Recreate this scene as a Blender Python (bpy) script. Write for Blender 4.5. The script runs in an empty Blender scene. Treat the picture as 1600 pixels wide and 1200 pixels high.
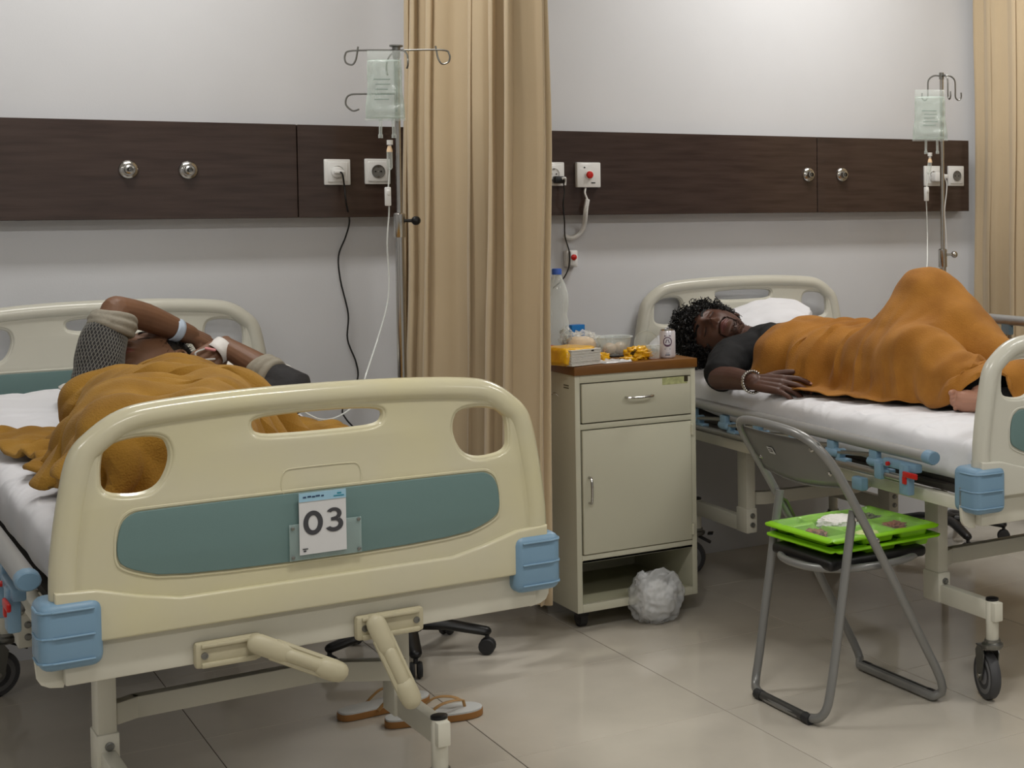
import bpy, bmesh, math, random
import numpy as np
from mathutils import Vector, Matrix, noise, Quaternion
PI = math.pi
C = bpy.context.scene.collection
# ---------------------------------------------------------------- camera
FPX, CX, CY, HC = 2346.0, 1320.0, 408.0, 1.3506
def _cam_axes(yaw, p, r):
    c, s = math.cos(yaw), math.sin(yaw)
    fw = Vector((s*math.cos(p), c*math.cos(p), math.sin(p)))
    rt = Vector((c, -s, 0)); up = rt.cross(fw)
    return math.cos(r)*rt + math.sin(r)*up, -math.sin(r)*rt + math.cos(r)*up, fw
RT, UP, FW = _cam_axes(math.radians(34.53), math.radians(-1.97), math.radians(-.5))
EYE = Vector((0, 0, HC))
cam = bpy.data.objects.new('camera', bpy.data.cameras.new('camera')); C.objects.link(cam)
M = Matrix.Identity(4)
for i in range(3):
    M[i][0], M[i][1], M[i][2] = RT[i], UP[i], -FW[i]
M.translation = EYE
cam.matrix_world = M
cam.data.sensor_width = 36; cam.data.sensor_fit = 'HORIZONTAL'
cam.data.lens = FPX/1600*36
cam.data.shift_x = (800-CX)/1600
cam.data.shift_y = (CY-600)/1600
cam.data.clip_start = .05
bpy.context.scene.camera = cam
# ---------------------------------------------------------------- world, lamps, exposure
vs = bpy.context.scene.view_settings
vs.view_transform = 'Standard'; vs.look = 'None'; vs.gamma = 1; vs.use_curve_mapping = False
vs.exposure = -0.10
W = bpy.data.worlds.new('world'); bpy.context.scene.world = W; W.use_nodes = True
W.node_tree.nodes['Background'].inputs[0].default_value = (.8, .85, 1, 1)
W.node_tree.nodes['Background'].inputs[1].default_value = .05
CEIL = 2.85
LAMPS = [(0.75, 4.42, 15.5), (3.25, 4.42, 20), (6.0, 4.42, 16), (0.9, 2.0, 21), (3.4, 2.0, 20), (-1.7, 2.0, 12), (0.4, -.6, 25), (3.4, -.6, 18)]
def add_lamp(i, x, y, e, sx=.95, sy=.22):
    l = bpy.data.lights.new('ceiling_lamp_light', 'AREA'); l.shape = 'RECTANGLE'; l.size = sx; l.size_y = sy
    l.energy = e; l.color = (1.0, .985, .955)
    o = bpy.data.objects.new('ceiling_lamp_light', l); C.objects.link(o); o.location = (x, y, CEIL-.075)
    return o
lamp_lights = [add_lamp(i, *a) for i, a in enumerate(LAMPS)]
# ---------------------------------------------------------------- placement from the photograph's sight lines, at a known real plane
def ray(x, y): return FW + RT*((x-CX)/FPX) - UP*((y-CY)/FPX)
def on_y(x, y, Y): d = ray(x, y); return EYE + d*(Y/d.y)
def on_x(x, y, X): d = ray(x, y); return EYE + d*(X/d.x)
def on_z(x, y, Z): d = ray(x, y); return EYE + d*((Z-HC)/d.z)
# ---------------------------------------------------------------- materials
def lin(c):
    c = c/255
    return c/12.92 if c <= .04045 else ((c+.055)/1.055)**2.4
def rgb(r, g, b): return (lin(r), lin(g), lin(b), 1)
MATS = {}
def mat(name, col, rough=.5, metal=0, spec=.5, trans=0, ior=1.45, coat=0, var=0, vscale=8, bump=0, bscale=60, sheen=0, alpha=1, stretch=None, col2=None, sub=0, coord='Object'):
    if name in MATS: return MATS[name]
    m = bpy.data.materials.new(name); m.use_nodes = True; nt = m.node_tree; b = nt.nodes['Principled BSDF']
    I = b.inputs
    I['Base Color'].default_value = col; I['Roughness'].default_value = rough; I['Metallic'].default_value = metal
    I['Specular IOR Level'].default_value = spec; I['Transmission Weight'].default_value = trans; I['IOR'].default_value = ior
    I['Coat Weight'].default_value = coat; I['Coat Roughness'].default_value = .08; I['Alpha'].default_value = alpha
    I['Sheen Weight'].default_value = sheen
    if sub: I['Subsurface Weight'].default_value = sub; I['Subsurface Radius'].default_value = (.02, .008, .005); I['Subsurface Scale'].default_value = .5
    if var or bump:
        tc = nt.nodes.new('ShaderNodeTexCoord'); mp = nt.nodes.new('ShaderNodeMapping')
        nt.links.new(tc.outputs[coord], mp.inputs[0])
        if stretch: mp.inputs['Scale'].default_value = stretch
    if var:
        n = nt.nodes.new('ShaderNodeTexNoise'); n.inputs['Scale'].default_value = vscale; n.inputs['Detail'].default_value = 6
        nt.links.new(mp.outputs[0], n.inputs[0])
        mx = nt.nodes.new('ShaderNodeMix'); mx.data_type = 'RGBA'
        c2 = col2 or tuple(max(0, v*(1-var)) for v in col[:3])+(1,)
        mx.inputs[6].default_value = col; mx.inputs[7].default_value = c2
        rmp = nt.nodes.new('ShaderNodeMapRange'); rmp.inputs[1].default_value = .35; rmp.inputs[2].default_value = .65
        nt.links.new(n.outputs[0], rmp.inputs[0]); nt.links.new(rmp.outputs[0], mx.inputs[0])
        nt.links.new(mx.outputs[2], I['Base Color'])
    if bump:
        n2 = nt.nodes.new('ShaderNodeTexNoise'); n2.inputs['Scale'].default_value = bscale; n2.inputs['Detail'].default_value = 5
        nt.links.new(mp.outputs[0], n2.inputs[0])
        bp = nt.nodes.new('ShaderNodeBump'); bp.inputs['Strength'].default_value = bump; bp.inputs['Distance'].default_value = .004
        nt.links.new(n2.outputs[0], bp.inputs['Height']); nt.links.new(bp.outputs[0], I['Normal'])
    MATS[name] = m
    return m
def clear_mat(name, col, rough=.08, dens=.25, edge=.6):
    """thin clear plastic: mostly see-through with a glossy face"""
    if name in MATS: return MATS[name]
    m = bpy.data.materials.new(name); m.use_nodes = True; nt = m.node_tree; nt.nodes.clear()
    out = nt.nodes.new('ShaderNodeOutputMaterial'); tr = nt.nodes.new('ShaderNodeBsdfTransparent'); tr.inputs[0].default_value = (.96, .98, .97, 1)
    b = nt.nodes.new('ShaderNodeBsdfPrincipled'); b.inputs['Base Color'].default_value = col; b.inputs['Roughness'].default_value = rough
    lw = nt.nodes.new('ShaderNodeLayerWeight'); lw.inputs[0].default_value = .35
    mr = nt.nodes.new('ShaderNodeMapRange'); mr.inputs[3].default_value = dens; mr.inputs[4].default_value = min(1, dens+edge)
    nt.links.new(lw.outputs['Facing'], mr.inputs[0])
    mx = nt.nodes.new('ShaderNodeMixShader'); nt.links.new(mr.outputs[0], mx.inputs[0]); nt.links.new(tr.outputs[0], mx.inputs[1]); nt.links.new(b.outputs[0], mx.inputs[2])
    nt.links.new(mx.outputs[0], out.inputs[0]); MATS[name] = m
    return m
m_wall = mat('wall_paint', rgb(205, 206, 209), .75, var=.03, vscale=3, bump=.05, bscale=180)
m_ceil = mat('ceiling_paint', rgb(225, 225, 222), .8)
m_tile = mat('floor_tile', rgb(198, 191, 178), .09, spec=.45, var=.07, vscale=5)
m_grout = mat('grout', rgb(66, 58, 48), .8)
m_curt = mat('curtain_cloth', rgb(196, 176, 144), .85, var=.05, vscale=2.5, bump=.12, bscale=700, sheen=.2, sub=0)
m_cream = mat('cream_plastic', rgb(203, 196, 160), .24, coat=.4, var=.05, vscale=4, col2=rgb(198, 192, 166))
m_cream2 = mat('pale_grey_plastic', rgb(202, 200, 187), .3, coat=.3, var=.04, vscale=5)
m_teal = mat('teal_inlay', rgb(102, 128, 126), .5, bump=.08, bscale=900)
m_blue = mat('blue_plastic', rgb(118, 150, 174), .38, bump=.06, bscale=500)
m_white = mat('white_enamel', rgb(212, 209, 194), .35, var=.04, vscale=6)
m_rail = mat('grey_rail', rgb(150, 150, 148), .35, metal=.25)
m_railin = mat('rail_metal', rgb(150, 148, 142), .3, metal=.8)
m_steel = mat('steel', rgb(190, 188, 184), .18, metal=1)
m_dsteel = mat('dull_steel', rgb(130, 130, 126), .35, metal=.9)
m_rubber = mat('rubber', rgb(42, 42, 43), .6)
m_tyre = mat('grey_tyre', rgb(70, 70, 72), .55)
m_black = mat('black_plastic', rgb(18, 18, 19), .4)
m_red = mat('red_plastic', rgb(190, 30, 25), .35)
m_crank = mat('beige_plastic', rgb(186, 178, 150), .4, var=.06, vscale=20)
m_sheet = mat('white_sheet', rgb(226, 226, 230), .8, bump=.5, bscale=16, sheen=.1)
m_dark = mat('dark_mattress', rgb(60, 56, 50), .7)
m_hwood = mat('dark_wood', rgb(66, 52, 46), .22, coat=.35, var=.2, vscale=6, stretch=(.8, 2, 9), col2=rgb(54, 41, 36))
m_socket = mat('socket_white', rgb(222, 222, 220), .3, coat=.3)
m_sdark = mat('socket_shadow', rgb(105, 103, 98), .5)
m_cab = mat('cabinet_enamel', rgb(200, 198, 178), .4, bump=.05, bscale=400)
m_cabtop = mat('brown_laminate', rgb(124, 82, 36), .35, var=.1, vscale=10)
m_chair = mat('silver_paint', rgb(136, 136, 134), .3, metal=.35)
m_chairp = mat('grey_backrest', rgb(116, 116, 113), .38, metal=.2)
m_seat = mat('black_vinyl', rgb(16, 15, 15), .45)
m_tray = mat('green_plastic', rgb(136, 200, 26), .3)
m_film = clear_mat('cling_film', (.9, .9, .9, 1), .08, .02, .16)
m_bagf = clear_mat('thin_bag', (.92, .92, .9, 1), .12, .10, .5)
m_clear = clear_mat('clear_plastic', (.85, .9, .88, 1), .06, .22)
m_tube = clear_mat('clear_tube', (.85, .88, .86, 1), .15, .45)
m_ivbag = clear_mat('iv_bag_plastic', (.60, .70, .64, 1), .10, .30, .55)
m_skin1 = mat('skin_tan', rgb(122, 87, 64), .5, sub=.08, var=.14, vscale=18, bump=.08, bscale=220)
m_skin2 = mat('skin_brown', rgb(88, 58, 46), .46, sub=.08, var=.16, vscale=18, bump=.08, bscale=220)
m_lip1 = mat('lip_tan', rgb(122, 72, 58), .45)
m_lip2 = mat('lip_brown', rgb(98, 58, 54), .42)
m_nail = mat('nail', rgb(214, 170, 158), .3)
m_hair = mat('black_hair', rgb(14, 12, 12), .42)
m_tee = mat('black_cotton', rgb(17, 17, 19), .85, bump=.3, bscale=60)
m_grey = mat('charcoal_knit', rgb(46, 45, 46), .85, bump=.4, bscale=90)
m_cuff = mat('grey_cuff', rgb(150, 144, 130), .85, bump=.4, bscale=80)
m_tape = mat('white_tape', rgb(225, 222, 218), .6)
m_cotton = mat('white_cloth', rgb(214, 211, 204), .85, bump=.3, bscale=60)
m_foot = mat('foot_sole', rgb(172, 126, 104), .55, sub=.1, var=.1, vscale=20)
def blanket_mat(name, c1, c2):
    m = mat(name, c1, .95, var=.3, vscale=9, col2=c2, bump=.6, bscale=260, sheen=.06)
    return m
m_blkL = blanket_mat('mustard_fleece', rgb(164, 122, 44), rgb(142, 102, 32))
m_blkR = blanket_mat('orange_fleece', rgb(174, 118, 44), rgb(152, 99, 32))
# ---------------------------------------------------------------- mesh helpers
SOFT = {'clear_bag', 'bag_body', 'bag_film', 'crumpled_content', 'bag_handle', 'film', 'wrapper', 'wrapper_body', 'bread_roll', 'tissue_sheet', 'pillow_case', 'sheet_cover', 'bag_pouch'}
def obj(name, bm, m, parent=None, smooth=True, kind=None):
    me = bpy.data.meshes.new(name)
    bmesh.ops.recalc_face_normals(bm, faces=bm.faces)
    bm.to_mesh(me); bm.free()
    for mm in (m if isinstance(m, (list, tuple)) else [m]): me.materials.append(mm)
    if smooth:
        for p in me.polygons: p.use_smooth = True
        try: me.set_sharp_from_angle(angle=math.radians(110 if name in SOFT else 40))
        except Exception: pass
    o = bpy.data.objects.new(name, me); C.objects.link(o)
    if parent: o.parent = parent
    if kind: o['kind'] = kind
    return o
def thing(name, label, cat, loc=(0, 0, 0), rz=0, group=None):
    o = bpy.data.objects.new(name, None); C.objects.link(o); o.empty_display_size = .05
    o.location = loc; o.rotation_euler = (0, 0, rz)
    return tag(o, label, cat, group)
def tag(o, label, cat, group=None):
    o['label'] = label; o['category'] = cat
    if group: o['group'] = group
    return o
def copy_tree(o, parent=None):
    c = o.copy(); C.objects.link(c)
    if parent: c.parent = parent
    for ch in list(o.children): copy_tree(ch, c)
    return c
def B(): return bmesh.new()
def box(bm, c, s, rot=None, bev=0, seg=2):
    r = bmesh.ops.create_cube(bm, size=1); vs_ = r['verts']
    for v in vs_: v.co = Vector((v.co.x*s[0], v.co.y*s[1], v.co.z*s[2]))
    if bev:
        es = list({e for v in vs_ for e in v.link_edges})
        rr = bmesh.ops.bevel(bm, geom=es, offset=bev, segments=seg, affect='EDGES', profile=.5)
        vs_ = list({v for f in rr['faces'] for v in f.verts} | {v for v in vs_ if v.is_valid})
    mtx = Matrix.Translation(Vector(c))
    if rot is not None: mtx = mtx @ (rot if isinstance(rot, Matrix) else Matrix.Rotation(rot, 4, 'Z'))
    bmesh.ops.transform(bm, matrix=mtx, verts=vs_)
    return vs_
def sweep(bm, pts, r, seg=10, closed=False, caps=True, flat=1.0, up=None, round_ends=False):
    """tube along pts; r number or list; flat squashes the 2nd axis"""
    pts = [Vector(p) for p in pts]; n = len(pts)
    rs = list(r) if isinstance(r, (list, tuple, np.ndarray)) else [r]*n
    tan = []
    for i in range(n):
        a = pts[(i-1) % n] if (closed or i > 0) else pts[i]; b = pts[(i+1) % n] if (closed or i < n-1) else pts[i]
        t = (b-a); tan.append(t.normalized() if t.length > 1e-9 else Vector((0, 0, 1)))
    if round_ends and not closed:
        h0, h1 = pts[0], pts[-1]; P, R_, T = [], [], []
        for k in (1.0, .85, .5): P.append(h0-tan[0]*rs[0]*k); R_.append(rs[0]*math.sqrt(max(.002, 1-k*k))); T.append(tan[0])
        P += pts; R_ += rs; T += tan
        for k in (.5, .85, 1.0): P.append(h1+tan[-1]*rs[-1]*k); R_.append(rs[-1]*math.sqrt(max(.002, 1-k*k))); T.append(tan[-1])
        pts, rs, tan = P, R_, T; n = len(pts)
    u = Vector(up) if up else (Vector((0, 0, 1)) if abs(tan[0].z) < .9 else Vector((1, 0, 0)))
    rings = []
    for i in range(n):
        t = tan[i]; u = (u - t*u.dot(t)); u.normalize(); w = t.cross(u)
        rings.append([bm.verts.new(pts[i] + (w*math.cos(2*PI*k/seg) + u*math.sin(2*PI*k/seg)*flat)*rs[i]) for k in range(seg)])
    for i in range(n if closed else n-1):
        a, b = rings[i], rings[(i+1) % n]
        for k in range(seg): bm.faces.new((a[k], a[(k+1) % seg], b[(k+1) % seg], b[k]))
    if caps and not closed:
        bm.faces.new(rings[0][::-1]); bm.faces.new(rings[-1])
    return rings
def smooth_path(pts, it=2, closed=False):
    pts = [Vector(p) for p in pts]
    for _ in range(it):
        q = []; n = len(pts)
        if not closed: q.append(pts[0])
        for i in range(n if closed else n-1):
            a, b = pts[i], pts[(i+1) % n]; q += [a*.75+b*.25, a*.25+b*.75]
        if not closed: q.append(pts[-1])
        pts = q
    return pts
def catmull(pts, k=6):
    pts = [Vector(p) for p in pts]; out = []
    for i in range(len(pts)-1):
        p0 = pts[max(0, i-1)]; p1 = pts[i]; p2 = pts[i+1]; p3 = pts[min(len(pts)-1, i+2)]
        for j in range(k):
            t = j/k; out.append(.5*((2*p1)+(p2-p0)*t+(2*p0-5*p1+4*p2-p3)*t*t+(3*p1-p0-3*p2+p3)*t**3))
    out.append(pts[-1]); return out
def lathe(bm, prof, seg=20, mtx=None, caps=True):
    rings = []
    for r, z in prof: rings.append([bm.verts.new((r*math.cos(2*PI*k/seg), r*math.sin(2*PI*k/seg), z)) for k in range(seg)])
    for i in range(len(rings)-1):
        for k in range(seg): bm.faces.new((rings[i][k], rings[i][(k+1) % seg], rings[i+1][(k+1) % seg], rings[i+1][k]))
    if caps: bm.faces.new(rings[0][::-1]); bm.faces.new(rings[-1])
    if mtx is not None: bmesh.ops.transform(bm, matrix=mtx, verts=[v for r in rings for v in r])
def orient(loc, zdir, xdir=None):
    z = Vector(zdir).normalized(); x = Vector(xdir) if xdir is not None else (Vector((1, 0, 0)) if abs(z.x) < .9 else Vector((0, 1, 0)))
    x = (x - z*x.dot(z)).normalized(); y = z.cross(x)
    m = Matrix.Identity(4)
    for i in range(3): m[i][0], m[i][1], m[i][2] = x[i], y[i], z[i]
    m.translation = Vector(loc); return m
def curve_mesh(loops, extrude, bevel, bres=3, up='Y'):
    """filled 2D outline with holes -> bmesh; x stays x, y becomes z, thickness along y"""
    cu = bpy.data.curves.new('tmp', 'CURVE'); cu.dimensions = '2D'; cu.fill_mode = 'BOTH'
    cu.extrude = extrude; cu.bevel_depth = bevel; cu.bevel_resolution = bres
    for lp in loops:
        sp = cu.splines.new('POLY'); sp.points.add(len(lp)-1)
        for i, p in enumerate(lp): sp.points[i].co = (p[0], p[1], 0, 1)
        sp.use_cyclic_u = True
    o = bpy.data.objects.new('tmp', cu); C.objects.link(o)
    dg = bpy.context.evaluated_depsgraph_get(); me = bpy.data.meshes.new_from_object(o.evaluated_get(dg))
    bm = B(); bm.from_mesh(me); bpy.data.objects.remove(o); bpy.data.curves.remove(cu); bpy.data.meshes.remove(me)
    bmesh.ops.remove_doubles(bm, verts=bm.verts, dist=1e-5)
    if up == 'Y': bmesh.ops.transform(bm, matrix=Matrix.Rotation(PI/2, 4, 'X'), verts=bm.verts)
    return bm
def merge(dst, src, mtx=None):
    me = bpy.data.meshes.new('t'); src.to_mesh(me); src.free()
    if mtx is not None: me.transform(mtx)
    dst.from_mesh(me); bpy.data.meshes.remove(me)
def rloop(pts, it=2): return [(p.x, p.y) for p in smooth_path([(a, b, 0) for a, b in pts], it, True)]
def grid_mesh(bm, f, nu, nv, closed_u=False):
    g = [[bm.verts.new(f(i/(nu if closed_u else nu-1), j/(nv-1))) for j in range(nv)] for i in range(nu)]
    for i in range(nu if closed_u else nu-1):
        for j in range(nv-1): bm.faces.new((g[i][j], g[(i+1) % nu][j], g[(i+1) % nu][j+1], g[i][j+1]))
    return g
# ---------------------------------------------------------------- the room
WY = 5.155
def displace(o, fn):
    me = o.data; n = len(me.vertices); co = np.empty(n*3, np.float32); no = np.empty(n*3, np.float32)
    me.vertices.foreach_get('co', co); me.vertices.foreach_get('normal', no); co = co.reshape(-1, 3); no = no.reshape(-1, 3)
    d = np.array([fn(Vector(c)) for c in co], np.float32); co = co+no*d[:, None]
    me.vertices.foreach_set('co', co.ravel()); me.update()
def struct(name, bm, m, parent=None, smooth=False):
    o = obj(name, bm, m, parent, smooth)
    if not parent: o['kind'] = 'structure'
    return o
bm = B(); box(bm, (2.6, 1.4, -.0515), (11, 7.8, .1)); floor = struct('floor', bm, m_grout)
bm = B(); box(bm, (2.6, WY+.06, 1.4), (11, .12, 3.0)); struct('wall_back', bm, m_wall)
bm = B(); box(bm, (-2.56, 1.4, 1.4), (.12, 7.6, 3.0)); struct('wall_left', bm, m_wall)
bm = B(); box(bm, (8.06, 1.4, 1.4), (.12, 7.6, 3.0)); struct('wall_right', bm, m_wall)
bm = B(); box(bm, (2.6, -2.46, 1.4), (11, .12, 3.0)); struct('wall_front', bm, m_wall)
bm = B(); box(bm, (2.6, 1.4, CEIL+.05), (11, 7.8, .1)); struct('ceiling', bm, m_ceil)
# tiles 60 x 60 cm, joints aligned as in the photograph
TX, TY, J = 2.002, 4.098, .0020
random.seed(3)
tile_me = {}
def tile(x0, x1, y0, y1):
    k = (round(x1-x0, 3), round(y1-y0, 3))
    if k not in tile_me:
        b = B(); box(b, (0, 0, -.005), (x1-x0-J, y1-y0-J, .01), bev=.0008, seg=1)
        me = bpy.data.meshes.new('tile'); b.to_mesh(me); b.free(); me.materials.append(m_tile); tile_me[k] = me
    o = bpy.data.objects.new('tile', tile_me[k]); C.objects.link(o); o.parent = floor
    o.location = ((x0+x1)/2, (y0+y1)/2, random.uniform(-.0003, 0))
xs = [TX+.6*i for i in range(-5, 9)]; ys = [TY+.6*i for i in range(-5, 3)]
for i in range(len(xs)-1):
    for j in range(len(ys)-1):
        y1 = min(ys[j+1], WY)
        if y1-ys[j] > .02: tile(xs[i], xs[i+1], ys[j], y1)
# coarse floor beyond the view (behind the camera and far right) as plain slabs of the same tile
bm = B(); box(bm, (2.6, -.45, -.006), (11, 2*(ys[0]+.45)-.004, .011)); struct('floor_rest', bm, m_tile, floor)
bm = B(); box(bm, ((-2.9+xs[0])/2, 3.125, -.006), (xs[0]+2.9-.004, 4.06, .011)); struct('floor_rest', bm, m_tile, floor)
bm = B(); box(bm, ((8.1+xs[-1])/2, 3.125, -.006), (8.1-xs[-1]-.004, 4.06, .011)); struct('floor_rest', bm, m_tile, floor)
# ceiling lamps (out of frame, but they light the room)
m_diff = bpy.data.materials.new('lamp_diffuser'); m_diff.use_nodes = True
_b = m_diff.node_tree.nodes['Principled BSDF']; _b.inputs['Emission Color'].default_value = (1, .96, .9, 1); _b.inputs['Emission Strength'].default_value = 5
for i, (x, y, e) in enumerate(LAMPS):
    t = thing('ceiling_lamp', 'flat ceiling lamp ' + ('close to the wall' if y > 4 else 'over the middle of the ward' if y > 1 else 'behind the photographer') + (', at the far left' if x < 0 else ', over the left bed side' if x < 1 else ', over the right bed side' if x < 4 else ', beyond the right curtain'), 'lamp', (x, y, CEIL), group='ceiling lamps')
    bm = B(); box(bm, (0, 0, -.03), (1.05, .30, .06), bev=.005); obj('housing', bm, m_white, t)
    bm = B(); box(bm, (0, 0, -.063), (.97, .24, .004)); obj('diffuser', bm, m_diff, t)
# ---------------------------------------------------------------- dark wood head panel on the wall
PY = 5.085
PZ0, PZ1 = on_y(800, 337, PY).z, on_y(300, 190.5, PY).z
t = thing('headwall_panel', 'long dark brown glossy wood panel running along the wall above both beds', 'wall panel', (0, WY, 0))
edges = [-1.9, on_y(465, 265, PY).x, on_y(1277, 270, PY).x, 4.16]
for a, b_ in zip(edges[:-1], edges[1:]):
    bm = B(); box(bm, ((a+b_)/2, -.0355, (PZ0+PZ1)/2), (b_-a-.003, .07, PZ1-PZ0), bev=.0015, seg=1)
    obj('board', bm, m_hwood, t, smooth=False)
# wall fittings
def outlet(px, py, label, group, plug=None):
    p = on_y(px, py, PY); t = thing('wall_socket', label, 'socket', (p.x, PY, p.z), group=group)
    bm = B(); box(bm, (0, -.005, 0), (.086, .010, .086), bev=.003); box(bm, (0, -.0115, 0), (.066, .005, .066), bev=.002); obj('face_plate', bm, m_socket, t)
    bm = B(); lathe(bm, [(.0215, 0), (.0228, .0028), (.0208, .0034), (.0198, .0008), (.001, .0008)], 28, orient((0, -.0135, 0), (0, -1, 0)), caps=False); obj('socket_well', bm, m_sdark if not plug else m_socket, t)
    for s in (-1, 1):
        bm = B(); lathe(bm, [(.0026, 0), (.0026, .001)], 10, orient((s*.0095, -.0143, 0), (0, -1, 0))); obj('contact_hole', bm, m_black, t)
        bm = B(); box(bm, (0, -.0150, s*.0175), (.006, .003, .003)); obj('earth_clip', bm, m_steel, t)
    return t
def gas_outlet(px, py, label):
    p = on_y(px, py, PY); t = thing('gas_outlet', label, 'wall outlet', (p.x, PY, p.z), group=None)
    mx = orient((0, 0, 0), (0, -1, 0))
    bm = B(); lathe(bm, [(.029, 0), (.029, .004), (.026, .009), (.019, .012), (.018, .010)], 32, mx); obj('escutcheon', bm, m_steel, t)
    bm = B(); lathe(bm, [(.014, .008), (.015, .020), (.0135, .026), (.009, .027), (.008, .016), (.001, .016)], 24, mx, caps=False); obj('coupling_ring', bm, m_steel, t)
    bm = B(); lathe(bm, [(.006, .012), (.006, .022), (.003, .026)], 14, mx); obj('pin', bm, m_dsteel, t)
gas_outlet(200.5, 265, 'round chrome gas outlet, leftmost one on the wood panel')
gas_outlet(294, 266, 'round chrome gas outlet, right one of the pair above the left bed')
gas_outlet(1263, 273, 'round chrome gas outlet, left one of the pair above the right bed')
gas_outlet(1315.5, 273, 'round chrome gas outlet, right one of the pair above the right bed')
outlet(526, 269, 'square white wall socket with a plug and black cord, above the left bed', 'square wall sockets', plug=1)
outlet(589, 268, 'square white wall socket, empty, partly behind the hanging drip line of the left stand', 'square wall sockets')
outlet(863, 272, 'white wall socket half hidden by the right edge of the middle curtain', 'square wall sockets', plug=1)
outlet(1455, 275, 'white wall socket with a plug, behind the right drip line', 'square wall sockets', plug=1)
outlet(1492, 275, 'square white wall socket, empty, beside the right curtain', 'square wall sockets')
def cord(name, pts, r, m, label, cat='cord', k=8, seg=7, flat=1):
    bm = B(); sweep(bm, catmull(pts, k), r, seg); return tag(obj(name, bm, m), label, cat)
# plug + long black cord by the left bed
p = on_y(526, 269, PY-.016)
t = thing('power_plug', 'round white plug pushed into the socket above the left bed, with long thin black cord', 'plug', (p.x, p.y, p.z))
bm = B(); lathe(bm, [(.0185, 0), (.0185, .010), (.012, .014), (.001, .014)], 26, orient((0, 0, 0), (0, -1, 0)), caps=False); box(bm, (.004, -.016, 0), (.034, .012, .010), bev=.003); obj('plug_body', bm, m_socket, t)
pts = [(on_y(x, y, Y) - Vector(t.location)) for x, y, Y in ((531, 269, PY-.034), (535, 272, PY-.045), (538, 290, PY-.03), (541, 318, PY-.03), (546, 345, WY-.03), (540, 370, WY-.02), (529, 400, WY-.02), (532, 438, WY-.02), (544, 490, WY-.02), (543, 530, WY-.02), (556, 565, WY-.02), (559, 590, WY-.02), (548, 618, WY-.03), (535, 640, WY-.05), (541, 655, WY-.08), (553, 668, WY-.1))]
bm = B(); sweep(bm, catmull(pts, 6), .0028, 7); obj('cord', bm, m_black, t)
# plug at the curtain edge with thin black cord down to the bottle
p = on_y(871, 281, PY-.02)
t = thing('power_plug', 'black plug with white cord end at the middle curtain edge, thin dark cord hanging down', 'plug', (p.x, p.y, p.z))
bm = B(); box(bm, (0, -.012, 0), (.04, .028, .026), bev=.006); obj('plug_body', bm, m_black, t)
bm = B(); sweep(bm, catmull([(.006, -.026, .004), (.017, -.03, .006), (.022, -.02, -.006), (.021, -.018, -.02)], 5), .004, 8); obj('cord_guard', bm, m_socket, t)
pts = [(on_y(x, y, Y) - Vector(t.location)) for x, y, Y in ((880, 282, PY-.03), (882, 300, PY-.03), (880, 320, PY-.03), (882, 345, WY-.05), (883, 370, WY-.05), (890, 396, WY-.06), (888, 420, WY-.06), (878, 438, WY-.08), (864, 450, WY-.1))]
bm = B(); sweep(bm, catmull(pts, 6), .0026, 7); obj('cord', bm, m_black, t)
# plug in the right socket
p = on_y(1461, 276, PY-.016)
t = thing('power_plug', 'white square plug in the socket behind the right drip line', 'plug', (p.x, p.y, p.z))
bm = B(); box(bm, (0, -.02, -.002), (.05, .034, .04), bev=.006); box(bm, (.02, -.045, 0), (.02, .02, .018), bev=.004); obj('plug_body', bm, m_socket, t)
pts = [(on_y(x, y, 5.0) - Vector(t.location)) for x, y in ((1474, 272), (1479, 285), (1479, 300), (1476, 330), (1478, 360), (1480, 400), (1481, 440))]
bm = B(); sweep(bm, catmull(pts, 5), .0022, 6); obj('cord', bm, m_socket, t)
# nurse call unit
p = on_y(916.5, 273.5, PY)
t = thing('nurse_call_unit', 'square white nurse call plate with a round red button on the wood panel', 'call unit', (p.x, PY, p.z))
bm = B(); box(bm, (0, -.011, 0), (.094, .022, .092), bev=.004); obj('face_plate', bm, m_socket, t)
bm = B(); lathe(bm, [(.017, 0), (.017, .003), (.014, .004), (.001, .004)], 26, orient((0, -.022, 0), (0, -1, 0)), caps=False); obj('button_ring', bm, m_socket, t)
bm = B(); lathe(bm, [(.0135, 0), (.0135, .005), (.010, .009), (.001, .010)], 26, orient((0, -.025, 0), (0, -1, 0)), caps=False); obj('push_button', bm, m_red, t)
bm = B(); lathe(bm, [(.003, 0), (.003, .001)], 10, orient((-.018, -.0225, .027), (0, -1, 0))); obj('indicator_light', bm, m_black, t)
bm = B(); box(bm, (.016, -.0225, -.029), (.016, .001, .004)); obj('printed_mark', bm, m_black, t)
# coiled cord from the unit to the pendant, looping left
q = on_y(891, 404, WY-.012)
t = thing('nurse_call_handset', 'small white call handset with red button on a coiled cord below the nurse call plate', 'handset', (q.x, q.y, q.z))
base = Vector(t.location)
P_ = [on_y(x, y, Y) - base for x, y, Y in ((915, 294, PY-.012), (914, 302, PY-.02), (918, 312, PY-.02))]
bm = B(); sweep(bm, catmull(P_, 5), .0035, 8)
main = catmull([on_y(x, y, Y) - base for x, y, Y in ((918, 312, PY-.02), (915, 330, PY-.02), (913, 350, WY-.04), (908, 362, WY-.03), (898, 370, WY-.03), (888, 371, WY-.03), (882, 368, WY-.03))], 12)
coil = []; u = Vector((0, 1, 0)); L = len(main)
fine = catmull(main, 10)
for i, c_ in enumerate(fine):
    tn = (fine[min(i+1, len(fine)-1)]-fine[max(i-1, 0)]).normalized(); w = tn.cross(u).normalized(); uu = w.cross(tn)
    a = i*.9; coil.append(c_ + (w*math.cos(a)+uu*math.sin(a))*.0065)
sweep(bm, coil, .0026, 5)
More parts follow.
